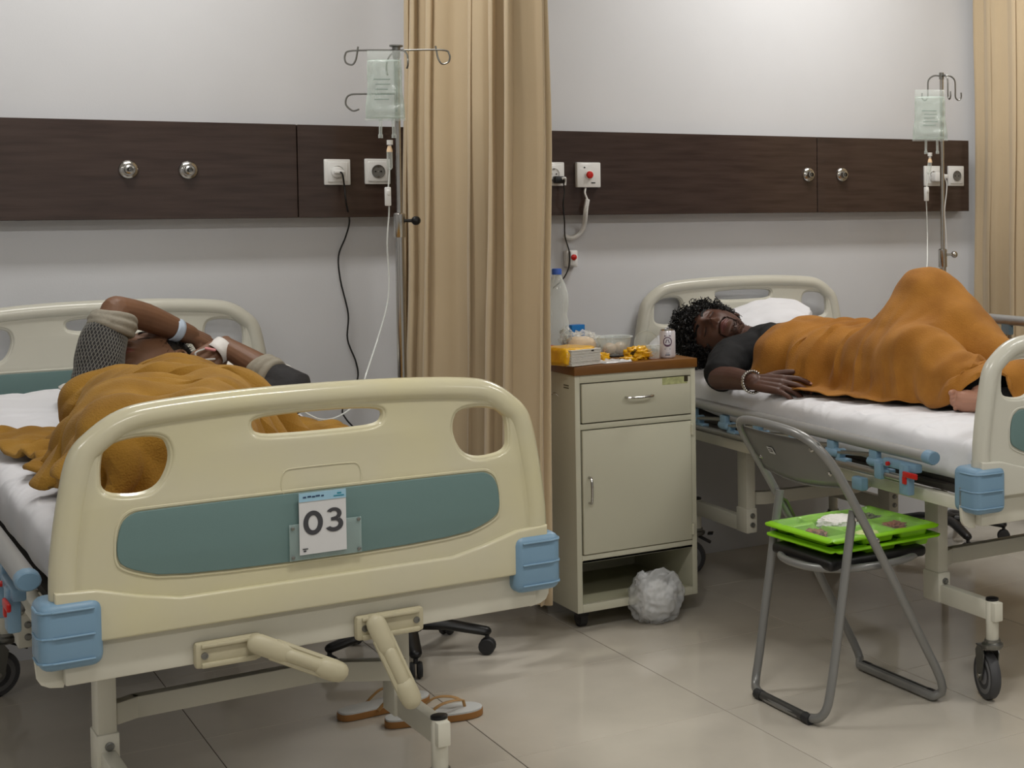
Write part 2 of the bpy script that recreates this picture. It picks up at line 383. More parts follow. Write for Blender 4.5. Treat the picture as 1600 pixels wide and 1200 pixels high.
sweep(bm, catmull([on_y(x, y, Y) - base for x, y, Y in ((882, 368, WY-.03), (884, 376, WY-.02), (888, 392, WY-.03))], 4), .0035, 7)
obj('coiled_cord', bm, m_socket, t)
bm = B(); box(bm, (0, -.004, 0), (.045, .032, .062), bev=.005); obj('holder', bm, m_socket, t)
bm = B(); box(bm, (-.004, -.030, .002), (.026, .022, .055), bev=.006); obj('handset_body', bm, m_socket, t)
bm = B(); lathe(bm, [(.011, 0), (.011, .004), (.007, .007), (.001, .008)], 22, orient((-.004, -.040, .006), (0, -1, 0)), caps=False); obj('push_button', bm, m_red, t)
# ---------------------------------------------------------------- curtains
def curtain(name, label, path, z0, z1, folds, amp, flare=0, seed=0, n=420, nz=40, side=1, dz=0):
    pts = [Vector((a, b, 0)) for a, b in path]; cl = catmull(pts, 20)
    cum = [0]
    for a, b in zip(cl[:-1], cl[1:]): cum.append(cum[-1]+(b-a).length)
    T = cum[-1]; rnd = random.Random(seed)
    ph = [rnd.uniform(.5, 1.5) for _ in range(folds*2+1)]; cs = np.cumsum(ph); cs = cs/cs[-1]
    am = [rnd.uniform(.45, 1.2)*amp for _ in range(folds*2+2)]
    def at(s):
        s = s*T; k = 0
        while k < len(cum)-2 and cum[k+1] < s: k += 1
        f_ = (s-cum[k])/(cum[k+1]-cum[k]+1e-9); return cl[k].lerp(cl[k+1], f_), (cl[k+1]-cl[k]).normalized()
    def f(u, v):
        z = z0+(z1-z0)*v; p_, d_ = at(u)
        i = int(np.searchsorted(cs, u)); i = min(i, len(cs)-1); a0 = cs[i-1] if i else 0; loc = (u-a0)/(cs[i]-a0+1e-9)
        sgn = 1 if i % 2 else -1
        hgt = (math.sin(PI*loc)**.55)*am[i]
        w = noise.noise(Vector((u*9, z*.9, seed)))*.018 + noise.noise(Vector((u*22, z*2.2, seed+5)))*.005
        nrm = Vector((d_.y, -d_.x, 0))
        tight = 1-.35*v
        q_ = p_ + nrm*(sgn*hgt*tight + w) + d_*(math.sin(2*PI*loc)*.030)
        q_ += nrm*flare*(1-v)**1.5*side
        z += noise.noise(Vector((u*6, 0, seed)))*.01*(1-v)
        return (q_.x, q_.y, z)
    bm = B(); grid_mesh(bm, f, n, nz)
    t = thing(name, label, 'curtain')
    o = obj('curtain_cloth', bm, m_curt, t)
    md = o.modifiers.new('s', 'SOLIDIFY'); md.thickness = .0015
    # track on the ceiling with its gliders
    bm = B(); a, b = Vector((path[0][0], path[0][1], z1+.06)), Vector((path[-1][0], path[-1][1], z1+.06))
    sweep(bm, [a, b], .012, 8); obj('track', bm, m_white, t)
    for k in range(10):
        p_, d_ = at((k+.5)/10); bm = B(); sweep(bm, [(p_.x, p_.y, z1-.01), (p_.x, p_.y, z1+.055)], .003, 6); obj('glider', bm, m_white, t)
    return t
cw, cn = on_y(634, 300, 5.08), on_y(862, 400, 4.16)
curtain('privacy_curtain', 'beige privacy curtain hanging in folds between the two beds', [(cw.x+.025, 5.10), (1.71, 4.8), (1.765, 4.5), (cn.x-.035, 4.12)], .19, 2.58, 6, .080, flare=.035, seed=4, side=1)
curtain('privacy_curtain', 'beige privacy curtain at the right edge, beyond the right bed', [(4.20, 5.10), (4.19, 4.6), (4.19, 4.0), (4.18, 3.2)], .25, 2.58, 12, .05, seed=11, n=620)
# ---------------------------------------------------------------- hospital bed
def board_mesh(z0):
    """end board; local x across, z up, thickness along y, centre y=0"""
    out = [(.461, .60), (.462, .70), (.457, .765), (.445, .845), (.429, .915), (.403, .965), (.355, .996), (.29, 1.008), (.15, 1.016), (0, 1.018)]
    outl = out + [(-x, z) for x, z in out[::-1][1:]]
    ins = lambda pts: rloop(pts, 2)
    outer = [(x, z+z0) for x, z in outl]
    # thin web with three grip holes
    web = [(x*.965, z-.02+z0 if z > .65 else z+z0) for x, z in outl]
    hl = [(-.395, .845), (-.398, .90), (-.388, .945), (-.335, .962), (-.275, .958), (-.258, .925), (-.262, .885), (-.285, .845), (-.33, .832)]
    hr = [(-x, z) for x, z in hl[::-1]]
    hm = [(-.138, .95), (-.128, .975), (-.06, .981), (.06, .981), (.128, .975), (.138, .95), (.122, .922), (.05, .919), (-.05, .919), (-.122, .922)]
    holes = [ins([(x, z+z0) for x, z in h]) for h in (hl, hr, hm)]
    bm = curve_mesh([web]+holes, .008, .006)
    # thick rounded rim along sides and top
    rim = catmull([(x*.972, 0, z+z0-(.018 if z > .95 else 0)) for x, z in outl], 5)
    tmp = B(); sweep(tmp, rim, .024, 12, flat=1.0, up=(0, 1, 0)); merge(bm, tmp)
    # lips round the holes
    for h in holes:
        tmp = B(); sweep(tmp, [(x, 0, z) for x, z in h], .0125, 8, closed=True, up=(0, 1, 0)); merge(bm, tmp)
    return bm
TEALP = [(-.364, .742), (-.357, .793), (-.340, .811), (-.318, .815), (.318, .815), (.340, .811), (.357, .793), (.364, .742), (.352, .716), (.262, .687), (-.262, .687), (-.352, .716)]
def skirt_mesh(z0):
    p = [(-.462, .684), (-.40, .680), (-.33, .660), (-.26, .645), (.26, .645), (.33, .660), (.40, .680), (.462, .684), (.462, .597), (-.462, .597)]
    return curve_mesh([[(x, z+z0) for x, z in p]], .020, .005)
def caster(x, y, ang, parent, wheelr=.066, brake=False):
    c, s = math.cos(ang), math.sin(ang); off = .035
    hx, hy = x-s*off, y+c*off
    # swivel bearing, fork
    bm = B(); lathe(bm, [(.026, .150), (.030, .156), (.030, .163), (.022, .168), (.022, .175)], 20, Matrix.Translation((x, y, 0)))
    R_ = Matrix.Translation((hx, hy, 0)) @ Matrix.Rotation(ang, 4, 'Z')
    for k in (-1, 1):
        tmp = curve_mesh([rloop([(-.032, .148), (.028, .148), (.020, .09), (.014, .052), (-.014, .052), (-.020, .08)], 1)], .0015, 0)
        # plate lies in local yz
        merge(bm, tmp, R_ @ Matrix.Translation((k*.023, 0, 0)) @ Matrix.Rotation(PI/2, 4, 'Z'))
    box(bm, R_ @ Vector((0, -.01, .149)), (.05, .065, .004), rot=Matrix.Rotation(ang, 4, 'Z'), bev=.001)
    fork = obj('caster', bm, m_dsteel, parent)
    bm = B(); mx = orient((hx, hy, wheelr), (c, s, 0))
    lathe(bm, [(wheelr*.80, -.013), (wheelr*.93, -.0145), (wheelr, -.009), (wheelr, .009), (wheelr*.93, .0145), (wheelr*.80, .013)], 36, mx)
    obj('tyre', bm, m_tyre, fork)
    bm = B(); lathe(bm, [(.008, -.018), (.014, -.017), (wheelr*.4, -.0125), (wheelr*.76, -.0135), (wheelr*.80, -.012), (wheelr*.80, .012), (wheelr*.76, .0135), (wheelr*.4, .0125), (.014, .017), (.008, .018)], 32, mx)
    obj('wheel_disc', bm, mat('wheel_grey', rgb(120, 120, 122), .45), fork)
    bm = B(); lathe(bm, [(.007, -.028), (.007, .028)], 12, mx); obj('axle', bm, m_steel, fork)
    if brake:
        bm = B(); box(bm, R_ @ Vector((0, -.06, .135)), (.03, .06, .006), rot=Matrix.Rotation(ang, 4, 'Z') @ Matrix.Rotation(.5, 4, 'X'), bev=.002)
        box(bm, R_ @ Vector((0, -.085, .155)), (.04, .02, .006), rot=Matrix.Rotation(ang, 4, 'Z'), bev=.002); obj('brake_lever', bm, m_black, fork)
def bed(label, loc, rz, rails, cranks, caster_ang, card_fix):
    t = thing('hospital_bed', label, 'bed', loc, rz)
    Lb = 2.09
    cream = m_cream if card_fix else m_cream2
    for nm, y, z0, s in (('footboard', 0.0, 0, 1), ('headboard', Lb, .07, -1)):
        bm = board_mesh(z0); o = None
        bmesh.ops.translate(bm, verts=bm.verts, vec=(0, y, 0)); o = obj(nm, bm, cream if nm == 'footboard' else m_cream2, t)
        for yy in ((-.022,) if nm == 'footboard' else (-.022, )):
            bm = curve_mesh([rloop([(x, z+z0) for x, z in TEALP], 2)], .004, .0015); bmesh.ops.translate(bm, verts=bm.verts, vec=(0, y+yy*s*s+.009, 0))
            obj('inlay_panel', bm, m_teal, o)
        # shallow raised frame round the inlay
        bm = B(); sweep(bm, [(x*1.012, y-.013, z+z0+(.006 if z > .76 else -.006)) for x, z in rloop(TEALP, 2)], .0035, 6, closed=True, up=(0, 1, 0)); obj('inlay_frame', bm, cream if nm == 'footboard' else m_cream2, o)
        bm = skirt_mesh(z0 if nm == 'footboard' else .0); bmesh.ops.translate(bm, verts=bm.verts, vec=(0, y-(.002 if nm == 'footboard' else 0), 0)); obj('skirt', bm, cream if nm == 'footboard' else m_cream2, o)
        if nm == 'footboard':
            lp = [(-.078, .834), (-.072, .862), (-.05, .864), (.05, .864), (.072, .862), (.078, .834), (.07, .807), (.05, .804), (-.05, .804), (-.07, .807)]
            bm = B(); sweep(bm, [(x+.002, -.0140, z) for x, z in rloop(lp, 2)], .0016, 5, closed=True, up=(0, 1, 0)); obj('oval_emboss', bm, cream, o)
        # corner bumpers
        for k in (-1, 1):
            x = k*.442; yy = y+(.016 if nm == 'footboard' else -.016)
            bm = B(); box(bm, (x, yy, .612), (.104, .105, .122), bev=.02, seg=4)
            for zz in (.658, .612, .568):
                fy = y-.0385 if nm == 'footboard' else y+.0385
                sweep(bm, [(x-k*.035, fy, zz), (x+k*.030, fy, zz)], .0024, 6, round_ends=True)
                sweep(bm, [(x+k*.030, fy+.001, zz), (x+k*.046, fy+.006*(1 if nm == 'footboard' else -1), zz), (x+k*.0525, fy+(.02 if nm == 'footboard' else -.02), zz), (x+k*.0525, fy+(.07 if nm == 'footboard' else -.07), zz)], .0024, 6)
            obj('corner_bumper', bm, m_blue, t)
    # white end plate below the board and its rounded corner pieces
    for y, s in ((.012, 1), (Lb-.012, -1)):
        bm = B(); box(bm, (0, y, .556), (.90, .028, .082), bev=.004)
        for k in (-1, 1):
            tmp = curve_mesh([rloop([(.0, .60), (.052, .60), (.052, .49), (.04, .468), (.0, .462)] if k > 0 else [(0, .60), (-.052, .60), (-.052, .49), (-.04, .468), (0, .462)], 1)], .004, .002)
            merge(bm, tmp, Matrix.Translation((k*.440, y+.02*s, .045)))
        obj('end_plate', bm, m_white, t)
    for x in (-.435, .435):
        bm = B(); box(bm, (x, Lb/2, .558), (.028, Lb-.06, .034), bev=.003); obj('side_beam', bm, m_white, t)
    bm = B(); box(bm, (0, Lb/2, .586), (.84, Lb-.10, .018), bev=.002); obj('mattress_platform', bm, m_dark, t)
    # base: legs, low arms to the casters, bent cross bars
    dx = -.03 if card_fix else -.035
    for y0, y1, s in ((.10, .355, 1), (Lb-.24, Lb-.62, -1)):
        for k in (-1, 1):
            x = k*.30+dx
            bm = B(); box(bm, (x, y1, .42), (.036, .066, .25), bev=.004); lg = obj('leg', bm, m_white, t)
            bm = B(); box(bm, (x, y1, .272), (.042, .076, .085), bev=.003); obj('foot_bracket', bm, m_white, lg)
            for zz in (.290, .258):
                bm = B(); lathe(bm, [(.009, 0), (.009, .004), (.006, .005), (.006, .009), (.002, .009)], 12, orient((x+.002, y1-.038, zz), (0, -1, 0))); obj('bolt', bm, m_dsteel, lg)
            bm = B(); box(bm, (x, (y0+y1)/2, .254), (.028, abs(y1-y0)+.06, .052), bev=.003); obj('low_arm', bm, m_white, t)
            bm = B(); lathe(bm, [(.0165, .172), (.0175, .174), (.0175, .284), (.016, .286)], 20, Matrix.Translation((x, y0, 0))); cp = obj('caster_post', bm, m_white, t)
            bm = B(); lathe(bm, [(.0178, .282), (.0178, .288), (.012, .290)], 20, Matrix.Translation((x, y0, 0))); obj('post_cap', bm, m_black, cp)
            caster(x, y0, caster_ang.get((s, k), .3), t, brake=(s < 0))
        # cross bar, bent toward the middle of the bed
        yb = y1+.10*s
        path = [(-.30+dx+.02, y1, .345), (-.30+dx+.06, y1+.02*s, .345), (.10, y1+.03*s, .345), (.24, y1-.06*s, .345), (.30+dx-.01, y1-.06*s, .345)]
        bm = B()
        for a, b in zip(path[:-1], path[1:]):
            a, b = Vector(a), Vector(b); d_ = b-a; an = math.atan2(d_.y, d_.x)
            box(bm, (a+b)/2, (d_.length+.012, .030, .045), rot=an, bev=.003)
        obj('cross_bar', bm, m_white, t)
    for k in (-1, 1):
        bm = B(); sweep(bm, [(k*.12, .40, .50), (k*.12, Lb-.6, .50)], .012, 8); obj('drive_rod', bm, m_railin, t)
    # side rails
    for k, up in rails:
        x = k*.487
        bm = B(); sweep(bm, [(x, .27, .600), (x, 1.60, .600)], .0115, 10, round_ends=True); r = obj('side_rail', bm, m_railin, t)
        if not up:
            bm = B(); sweep(bm, [(x-k*.004, .19, .676), (x-k*.004, 1.57, .684)], .0205, 14, flat=.82); obj('top_tube', bm, m_rail, r)
            for yy in (.176, 1.585):
                bm = B(); sweep(bm, [(x-k*.004, yy-.016, .676), (x-k*.004, yy-.012, .676), (x-k*.004, yy+.016, .678)], [.019, .0225, .0225], 14, flat=.84); obj('tube_cap', bm, m_blue, r)
            for i in range(6):
                y = .44+i*.225
                bm = B(); box(bm, (x, y, .648), (.020, .040, .034), bev=.004); sweep(bm, [(x, y-.02, .63), (x, y+.02, .63)], .015, 10, round_ends=True)
                tmp = B(); box(tmp, (x-k*.006, y-.05, .612), (.024, .055, .010), bev=.002); box(tmp, (x-k*.006, y-.038, .628), (.024, .016, .030), rot=Matrix.Rotation(.3, 4, 'X'), bev=.003); merge(bm, tmp)
                obj('rail_hinge', bm, m_blue, r)
            for i in range(5):
                y = .46+i*.225
                bm = B(); sweep(bm, [(x, y, .648), (x, y+.20, .630)], .007, 7); obj('folded_strut', bm, m_railin, r)
        else:
            bm = B(); sweep(bm, [(x, .18, .955), (x, 1.30, .955)], .0205, 14, flat=.85); obj('top_tube', bm, m_rail, r)
            for yy in (.17, 1.31):
                bm = B(); sweep(bm, [(x, yy-.02, .955), (x, yy+.02, .955)], .0235, 14, round_ends=True); obj('tube_cap', bm, m_blue, r)
            for i in range(6):
                y = .26+i*.195
                bm = B(); box(bm, (x, y, .925), (.024, .045, .045), bev=.005); obj('rail_hinge', bm, m_blue, r)
                for q in (-.012, .012):
                    bm = B(); sweep(bm, [(x, y+q, .91), (x, y+q, .60)], .007, 8); obj('strut', bm, m_railin, r)
                bm = B(); box(bm, (x, y, .615), (.024, .045, .045), bev=.005); obj('rail_hinge', bm, m_blue, r)
        # latch: blue body with a red lever
        bm = B(); box(bm, (x+k*.004, .30, .640), (.024, .16, .024), bev=.004); box(bm, (x+k*.010, .27, .605), (.024, .045, .085), bev=.005); box(bm, (x+k*.008, .40, .612), (.026, .035, .048), bev=.005)
        obj('latch', bm, m_blue, r)
        bm = B(); box(bm, (x, .52, .556), (.026, .055, .038), bev=.006); obj('rail_stop', bm, m_blue, r)
        bm = B(); box(bm, (x+k*.024, .235, .622), (.008, .065, .016), bev=.003); box(bm, (x+k*.022, .262, .605), (.010, .018, .022), bev=.003); obj('red_lever', bm, m_red, r)['label'] = 'red latch lever'
        bm = B(); sweep(bm, [(x+k*.018, .345, .64), (x+k*.026, .345, .64)], .006, 10); obj('latch_pin', bm, m_red, r)
    if cranks:
        for x0, x1, px, pz, ex, ez in ((-.237, -.118, -.132, .546, -.002, .480), (.061, .197, .092, .546, .143, .402)):
            bm = B(); box(bm, ((x0+x1)/2, -.012, .534), (x1-x0, .022, .048), bev=.006)
            box(bm, ((x0+x1)/2, -.024, .516), (x1-x0-.02, .010, .010), bev=.003); box(bm, ((x0+x1)/2, -.024, .552), (x1-x0-.02, .010, .008), bev=.003)
            pl = obj('crank_mount', bm, m_crank, t)
            for sx in (x0+.016, x1-.016):
                bm = B(); lathe(bm, [(.0065, 0), (.0065, .003), (.004, .003), (.004, .0015)], 14, orient((sx, -.023, .534), (0, -1, 0))); obj('bolt', bm, m_dsteel, pl)
            a = Vector((px, -.045, pz)); b = Vector((ex, -.085, ez)); d_ = (b-a).normalized()
            bm = B(); sweep(bm, [a-Vector((0, -.03, 0)), a+Vector((0, -.005, 0))], .013, 14)
            sweep(bm, [a, a+d_*.05, a+d_*.055], [.019, .019, .017], 12, flat=.6, up=(0, 1, 0), round_ends=True)
            sd = d_.cross(Vector((0, 1, 0))).normalized()
            for q in (-1, 1): sweep(bm, [a+d_*.03+sd*q*.0155, b+sd*q*.0155], .005, 8, up=(0, 1, 0))
            sweep(bm, [a+d_*.03+Vector((0, .010, 0)), b+Vector((0, .010, 0))], .0155, 10, flat=.35, up=(0, 1, 0))
            sweep(bm, [b-d_*.02, b+d_*.006], .020, 12, flat=.75, up=(0, 1, 0), round_ends=True)
            cr = obj('crank', bm, m_crank, t)
            bm = B(); sweep(bm, [a+d_*.062, b-d_*.022], .0135, 14, round_ends=True, flat=.9, up=(0, 1, 0)); obj('crank_grip', bm, m_crank, cr)
    return t
LB = bed('left hospital bed with cream footboard, number card 03 and two cranks', (.800, 2.975, 0), math.radians(1.4), [(-1, False), (1, False)], True, {(1, 1): .3, (1, -1): -.4, (-1, -1): 1.9, (-1, 1): .5}, True)
RB = bed('right hospital bed with pale grey footboard cut off by the photo edge', (2.960, 3.015, 0), math.radians(-1.6), [(-1, False), (1, True)], True, {(1, -1): -.25, (1, 1): .4, (-1, -1): 1.0, (-1, 1): .5}, False)
def bedw(b, x, y, z):
    return Matrix.Translation(b.location) @ Matrix.Rotation(b.rotation_euler.z, 4, 'Z') @ Vector((x, y, z))
# mattresses in white sheets
def mattress(label, b, raise_):
    t = thing('mattress', label, 'mattress', b.location, b.rotation_euler.z)
    def f(u, v):
        # u round the cross-section, v along the length
        y = .045+v*1.99
        W2, zb, zt = .425, .597, .744
        lift = raise_*max(0, (y-1.15)/.9)**1.5
        a = u*2*PI; ca, sa = math.cos(a), math.sin(a); e = .22
        sx = (abs(ca)**e)*(1 if ca > 0 else -1); sz = (abs(sa)**.45)*(1 if sa > 0 else -1)
        endr = min(1, (min(v, 1-v)/.02+.02))**.4
        x = W2*sx*(.93+.07*endr); z = (zb+zt)/2+(zt-zb)/2*sz*endr+lift
        if sz > 0:
            z += .007*noise.noise(Vector((x*3, y*3, 1))) + .005*noise.noise(Vector((x*14, y*5, 2)))
            cr = noise.noise(Vector((x*5+y*9, y*2.0-x*3, 7))); z += .007*max(0, .2-abs(cr))*4; cr = noise.noise(Vector((x*11-y*4, y*6, 17))); z += .004*max(0, .12-abs(cr))*6
        x += .004*noise.noise(Vector((y*9, z*20, x)))*(1 if abs(sx) > .9 else 0)
        return (x, y, z)
    bm = B(); g = grid_mesh(bm, f, 200, 240, closed_u=True)
    bm.faces.new([r[0] for r in g][::-1]); bm.faces.new([r[-1] for r in g])
    obj('sheet_cover', bm, m_sheet, t)
    bm = B(); box(bm, (0, 1.04, .605), (.80, 1.92, .02), bev=.004); obj('mattress_core', bm, m_dark, t)
    return t
mattress('white sheeted mattress of the left bed', LB, .10)
mattress('white sheeted mattress of the right bed', RB, .07)
# number card on the left footboard
def flat_loop(loops, th, mtx, name, m, parent):
    bm = curve_mesh(loops, th, 0); bmesh.ops.transform(bm, matrix=mtx, verts=bm.verts); return obj(name, bm, m, parent, smooth=False)
card = thing('bed_number_card', 'white card with black number 03 and light blue header on the left footboard', 'number card', bedw(LB, 0, -.026, 0), LB.rotation_euler.z)
def local_box(name, c, s, m, parent=card, bev=0, rot=None): bm = B(); box(bm, c, s, bev=bev, rot=rot); return obj(name, bm, m, parent)
m_paper = mat('card_paper', rgb(205, 205, 205), .35, coat=.4)
m_blueh = mat('card_header', rgb(150, 188, 208), .4)
m_ink = mat('ink', rgb(62, 62, 66), .5); m_navy = mat('navy_ink', rgb(38, 62, 92), .5); m_tealink = mat('teal_ink', rgb(40, 130, 150), .5)
tl = Matrix.Rotation(math.radians(-1.2), 4, 'Y')
local_box('holder_plate', (.005, .003, .722), (.138, .003, .070), clear_mat('acrylic', (.5, .62, .60, 1), .1, .3), bev=.001)
for x, z in ((-.058, .750), (.068, .753), (-.058, .694), (.068, .694)):
    bm = B(); lathe(bm, [(.0035, 0), (.0035, .002), (.001, .003)], 10, orient((x, .001, z), (0, -1, 0))); obj('holder_screw', bm, m_dsteel, card)
cx0, cx1, cz0, cz1 = -.0465, .0430, .6975, .8165
local_box('card_sheet', ((cx0+cx1)/2, -.002, (cz0+cz1)/2), (cx1-cx0, .0016, cz1-cz0), m_paper)
local_box('header_band', ((cx0+cx1)/2, -.0033, cz1-.0085), (cx1-cx0, .0012, .017), m_blueh)
def ell(cx_, cz_, a, b, n=32, rev=False): 
    l = [(cx_+a*math.cos(2*PI*k/n), cz_+b*math.sin(2*PI*k/n)) for k in range(n)]; return l[::-1] if rev else l
flat_loop([ell(-.0205, .7575, .0185, .0235), ell(-.0205, .7575, .0092, .0145, rev=True)], .0004, Matrix.Translation((0, -.0034, 0)), 'digit_0', m_ink, card)
# digit 3 as one outline
def three(cx_, cz_):
    o = []
    for k in range(0, 15): a = math.radians(152-k*(152+62)/14); o.append((cx_+.0150*math.cos(a)-.001, cz_+.0105+.0125*math.sin(a)))
    for k in range(0, 19): a = math.radians(58-k*(58+155)/18); o.append((cx_+.0175*math.cos(a)-.0005, cz_-.0095+.0145*math.sin(a)))
    i = []
    for k in range(0, 15): a = math.radians(-148+k*(148+68)/14); i.append((cx_+.0088*math.cos(a)-.001, cz_-.0090+.0068*math.sin(a)))
    i += [(cx_-.0065, cz_-.0022), (cx_-.0065, cz_+.0038)]
    for k in range(0, 12): a = math.radians(-60+k*(60+145)/11); i.append((cx_+.0066*math.cos(a)-.001, cz_+.0105+.0058*math.sin(a)))
    return o+i
flat_loop([three(.0200, .7595)], .0004, Matrix.Translation((0, -.0034, 0)), 'digit_3', m_ink, card)
for k, (x, w) in enumerate(((-.036, .006), (-.027, .007), (-.019, .006), (-.011, .008), (-.002, .005))):
    local_box('header_mark', (x, -.0042, .8080+.0008*(k % 2)), (w, .0006, .0030), m_navy)
local_box('header_mark', (.030, -.0042, .8098), (.008, .0006, .0030), m_tealink); local_box('header_mark', (.029, -.0042, .8050), (.020, .0006, .0022), m_tealink)
local_box('corner_mark', (-.036, -.0034, .7085), (.010, .0006, .0022), m_ink); local_box('corner_mark', (-.037, -.0034, .7045), (.005, .0006, .003), m_ink)
# ---------------------------------------------------------------- bedside cabinet
CYF = 4.42
c0 = on_y(905, 960, CYF); c1 = on_y(1092, 927, CYF)
CW = (c1.x-c0.x); cz0_, cz1_ = .062, .828
cab = thing('bedside_cabinet', 'cream metal bedside cabinet with brown top, drawer, door and open bottom shelf', 'cabinet', (c0.x-.004, CYF, 0))
CD = .44
m_cabin = mat('cabinet_inside', rgb(184, 182, 156), .5)
def cbx(bm, x0, x1, y0, y1, z0, z1, bev=.0015): box(bm, ((x0+x1)/2, (y0+y1)/2, (z0+z1)/2), (x1-x0, y1-y0, z1-z0), bev=bev)
bm = B()
cbx(bm, 0, .018, 0, CD, cz0_, cz1_); cbx(bm, CW-.018, CW, 0, CD, cz0_, cz1_); cbx(bm, .018, CW-.018, CD-.01, CD, cz0_, cz1_)
cbx(bm, .018, CW-.018, 0, .02, cz1_-.026, cz1_); cbx(bm, .018, CW-.018, 0, .02, .652, .670); cbx(bm, .018, CW-.018, 0, .02, .222, .247)
cbx(bm, .018, CW-.018, 0, .02, cz0_, .088); cbx(bm, .018, CW-.018, .0, CD-.01, .222, .232); cbx(bm, .018, CW-.018, .02, CD-.01, .640, .650)
obj('carcass', bm, m_cab, cab)
bm = B(); cbx(bm, .018, CW-.018, .02, CD-.01, .074, .084); obj('bottom_shelf', bm, m_cabin, cab)
bm = B(); cbx(bm, -.004, CW+.004, -.008, CD+.004, cz1_, cz1_+.030, .002); obj('cabinet_top', bm, m_cabtop, cab)
CT = cz1_+.030
bm = B(); cbx(bm, .022, CW-.021, -.006, .012, .674, cz1_-.029, .002); cbx(bm, .03, CW-.03, .012, .36, .69, .77); dr = obj('drawer', bm, m_cab, cab)
def pull(pts, par): bm = B(); sweep(bm, smooth_path(pts, 2), .0040, 8); return obj('handle', bm, m_steel, par)
hx = on_y(978, 621, CYF).x-c0.x; hx2 = on_y(1018, 619, CYF).x-c0.x; hz = on_y(998, 620, CYF-.02).z
pull([(hx, -.006, hz), (hx, -.030, hz), (hx2, -.030, hz), (hx2, -.006, hz)], dr)
a = on_y(1035, 590, CYF); b_ = on_y(1074, 598, CYF)
bm = B(); cbx(bm, a.x-c0.x, b_.x-c0.x, -.0068, -.006, b_.z, a.z, 0); st = obj('sticker', bm, mat('gold_sticker', rgb(200, 205, 150), .3, metal=.3, var=.25, vscale=90), dr); st['label'] = 'worn pale gold sticker'
bm = B(); cbx(bm, b_.x-c0.x-.012, b_.x-c0.x+.002, -.0073, -.0067, b_.z+.006, a.z+.001, 0); obj('torn_patch', bm, mat('torn_brown', rgb(60, 52, 30), .6, var=.3, vscale=200), dr)
bm = B(); cbx(bm, .022, CW-.021, -.006, .012, .250, .649, .002); door = obj('door', bm, m_cab, cab)
p1_ = on_y(924, 746, CYF-.015); p2_ = on_y(928, 786, CYF-.015); hx = p1_.x-c0.x
pull([(hx, -.006, p1_.z), (hx, -.030, p1_.z), (hx, -.030, p2_.z), (hx, -.006, p2_.z)], door)
for zz in (.62, .285):
    bm = B(); sweep(bm, [(CW-.018, -.007, zz-.018), (CW-.018, -.007, zz+.018)], .005, 8); obj('hinge', bm, m_cab, cab)
bm = B(); sweep(bm, smooth_path([(0, .13, .752), (-.012, .13, .765), (-.018, .14, .756), (-.018, .24, .742), (-.002, .25, .742)], 1), .002, 6); obj('side_hook', bm, m_steel, cab)
for i, zz in enumerate((.792, .784)):
    bm = B(); cbx(bm, -.0006, 0, .045, .085, zz-.002, zz+.002, 0); obj('printed_mark', bm, mat('faint_ink', rgb(110, 105, 85), .6), cab)
for x in (.045, CW-.045):
    for y in (.06, CD-.06):
        bm = B(); lathe(bm, [(.014, .054), (.014, .066)], 14, Matrix.Translation((x, y, 0))); box(bm, (x, y+.012, .045), (.034, .045, .022), bev=.004); cs_ = obj('cabinet_caster', bm, m_black, cab)
        bm = B(); lathe(bm, [(.018, -.016), (.026, -.012), (.026, .012), (.018, .016)], 22, orient((x, y+.016, .026), (1, 0, 0))); obj('caster_wheel', bm, m_rubber, cs_)
# ---------------------------------------------------------------- things on the cabinet
ct = cab.location
def onct(px, py): return on_z(px, py, CT)
p = onct(882, 573)
# tissue pack: yellow film, white tissues at the open right part
a0 = onct(891, 574); a1 = onct(937, 569); dx_ = (a1-a0); ang = math.atan2(dx_.y, dx_.x)
tp = thing('tissue_pack', 'soft tissue pack in yellow film with the white tissue block showing at its front', 'tissue pack', (a0.x, a0.y, CT), ang)
wf = dx_.length; m_yel = mat('yellow_film', rgb(245, 190, 20), .3, coat=.5, var=.15, vscale=30, col2=rgb(225, 160, 10), bump=.5, bscale=60)
def lump(bm, c, s, n1=24, n2=14, amp=.08, seed=0, fq=6, pw=.5, mtx=None):
    """soft squarish or round lump"""
    def f(u, v):
        th = u*2*PI; ph = (v-.5)*PI*.998; cz_, sz_ = math.cos(ph), math.sin(ph)
        q = Vector(((abs(math.cos(th)*cz_))**pw*math.copysign(1, math.cos(th)), (abs(math.sin(th)*cz_))**pw*math.copysign(1, math.sin(th)), abs(sz_)**pw*math.copysign(1, sz_)))
        k = 1+amp*noise.noise(q*fq*.5+Vector((seed, seed*2, 0)))*2
        return Vector((c[0]+q.x*s[0]*k, c[1]+q.y*s[1]*k, c[2]+q.z*s[2]*k))
    g = grid_mesh(bm, f, n1, n2, closed_u=True)
    bm.faces.new([r[0] for r in g][::-1]); bm.faces.new([r[-1] for r in g])
    if mtx is not None: bmesh.ops.transform(bm, matrix=mtx, verts=[v for r in g for v in r])
bm = B(); lump(bm, (wf/2-.004, .075, .030), (wf/2+.008, .072, .030), 40, 20, .05, 3, 10, .35); obj('film', bm, m_yel, tp)
bm = B()
for k in range(12): box(bm, (wf/2+.003, .012+random.uniform(-.001, .001), .0035+k*.0043), (wf+random.uniform(-.002, .002), .03, .0036), bev=.0012)
obj('tissues', bm, m_cotton, tp)
bm = B(); box(bm, (wf*.74, -.0035, .047), (.010, .001, .004)); obj('print_mark', bm, m_black, tp)
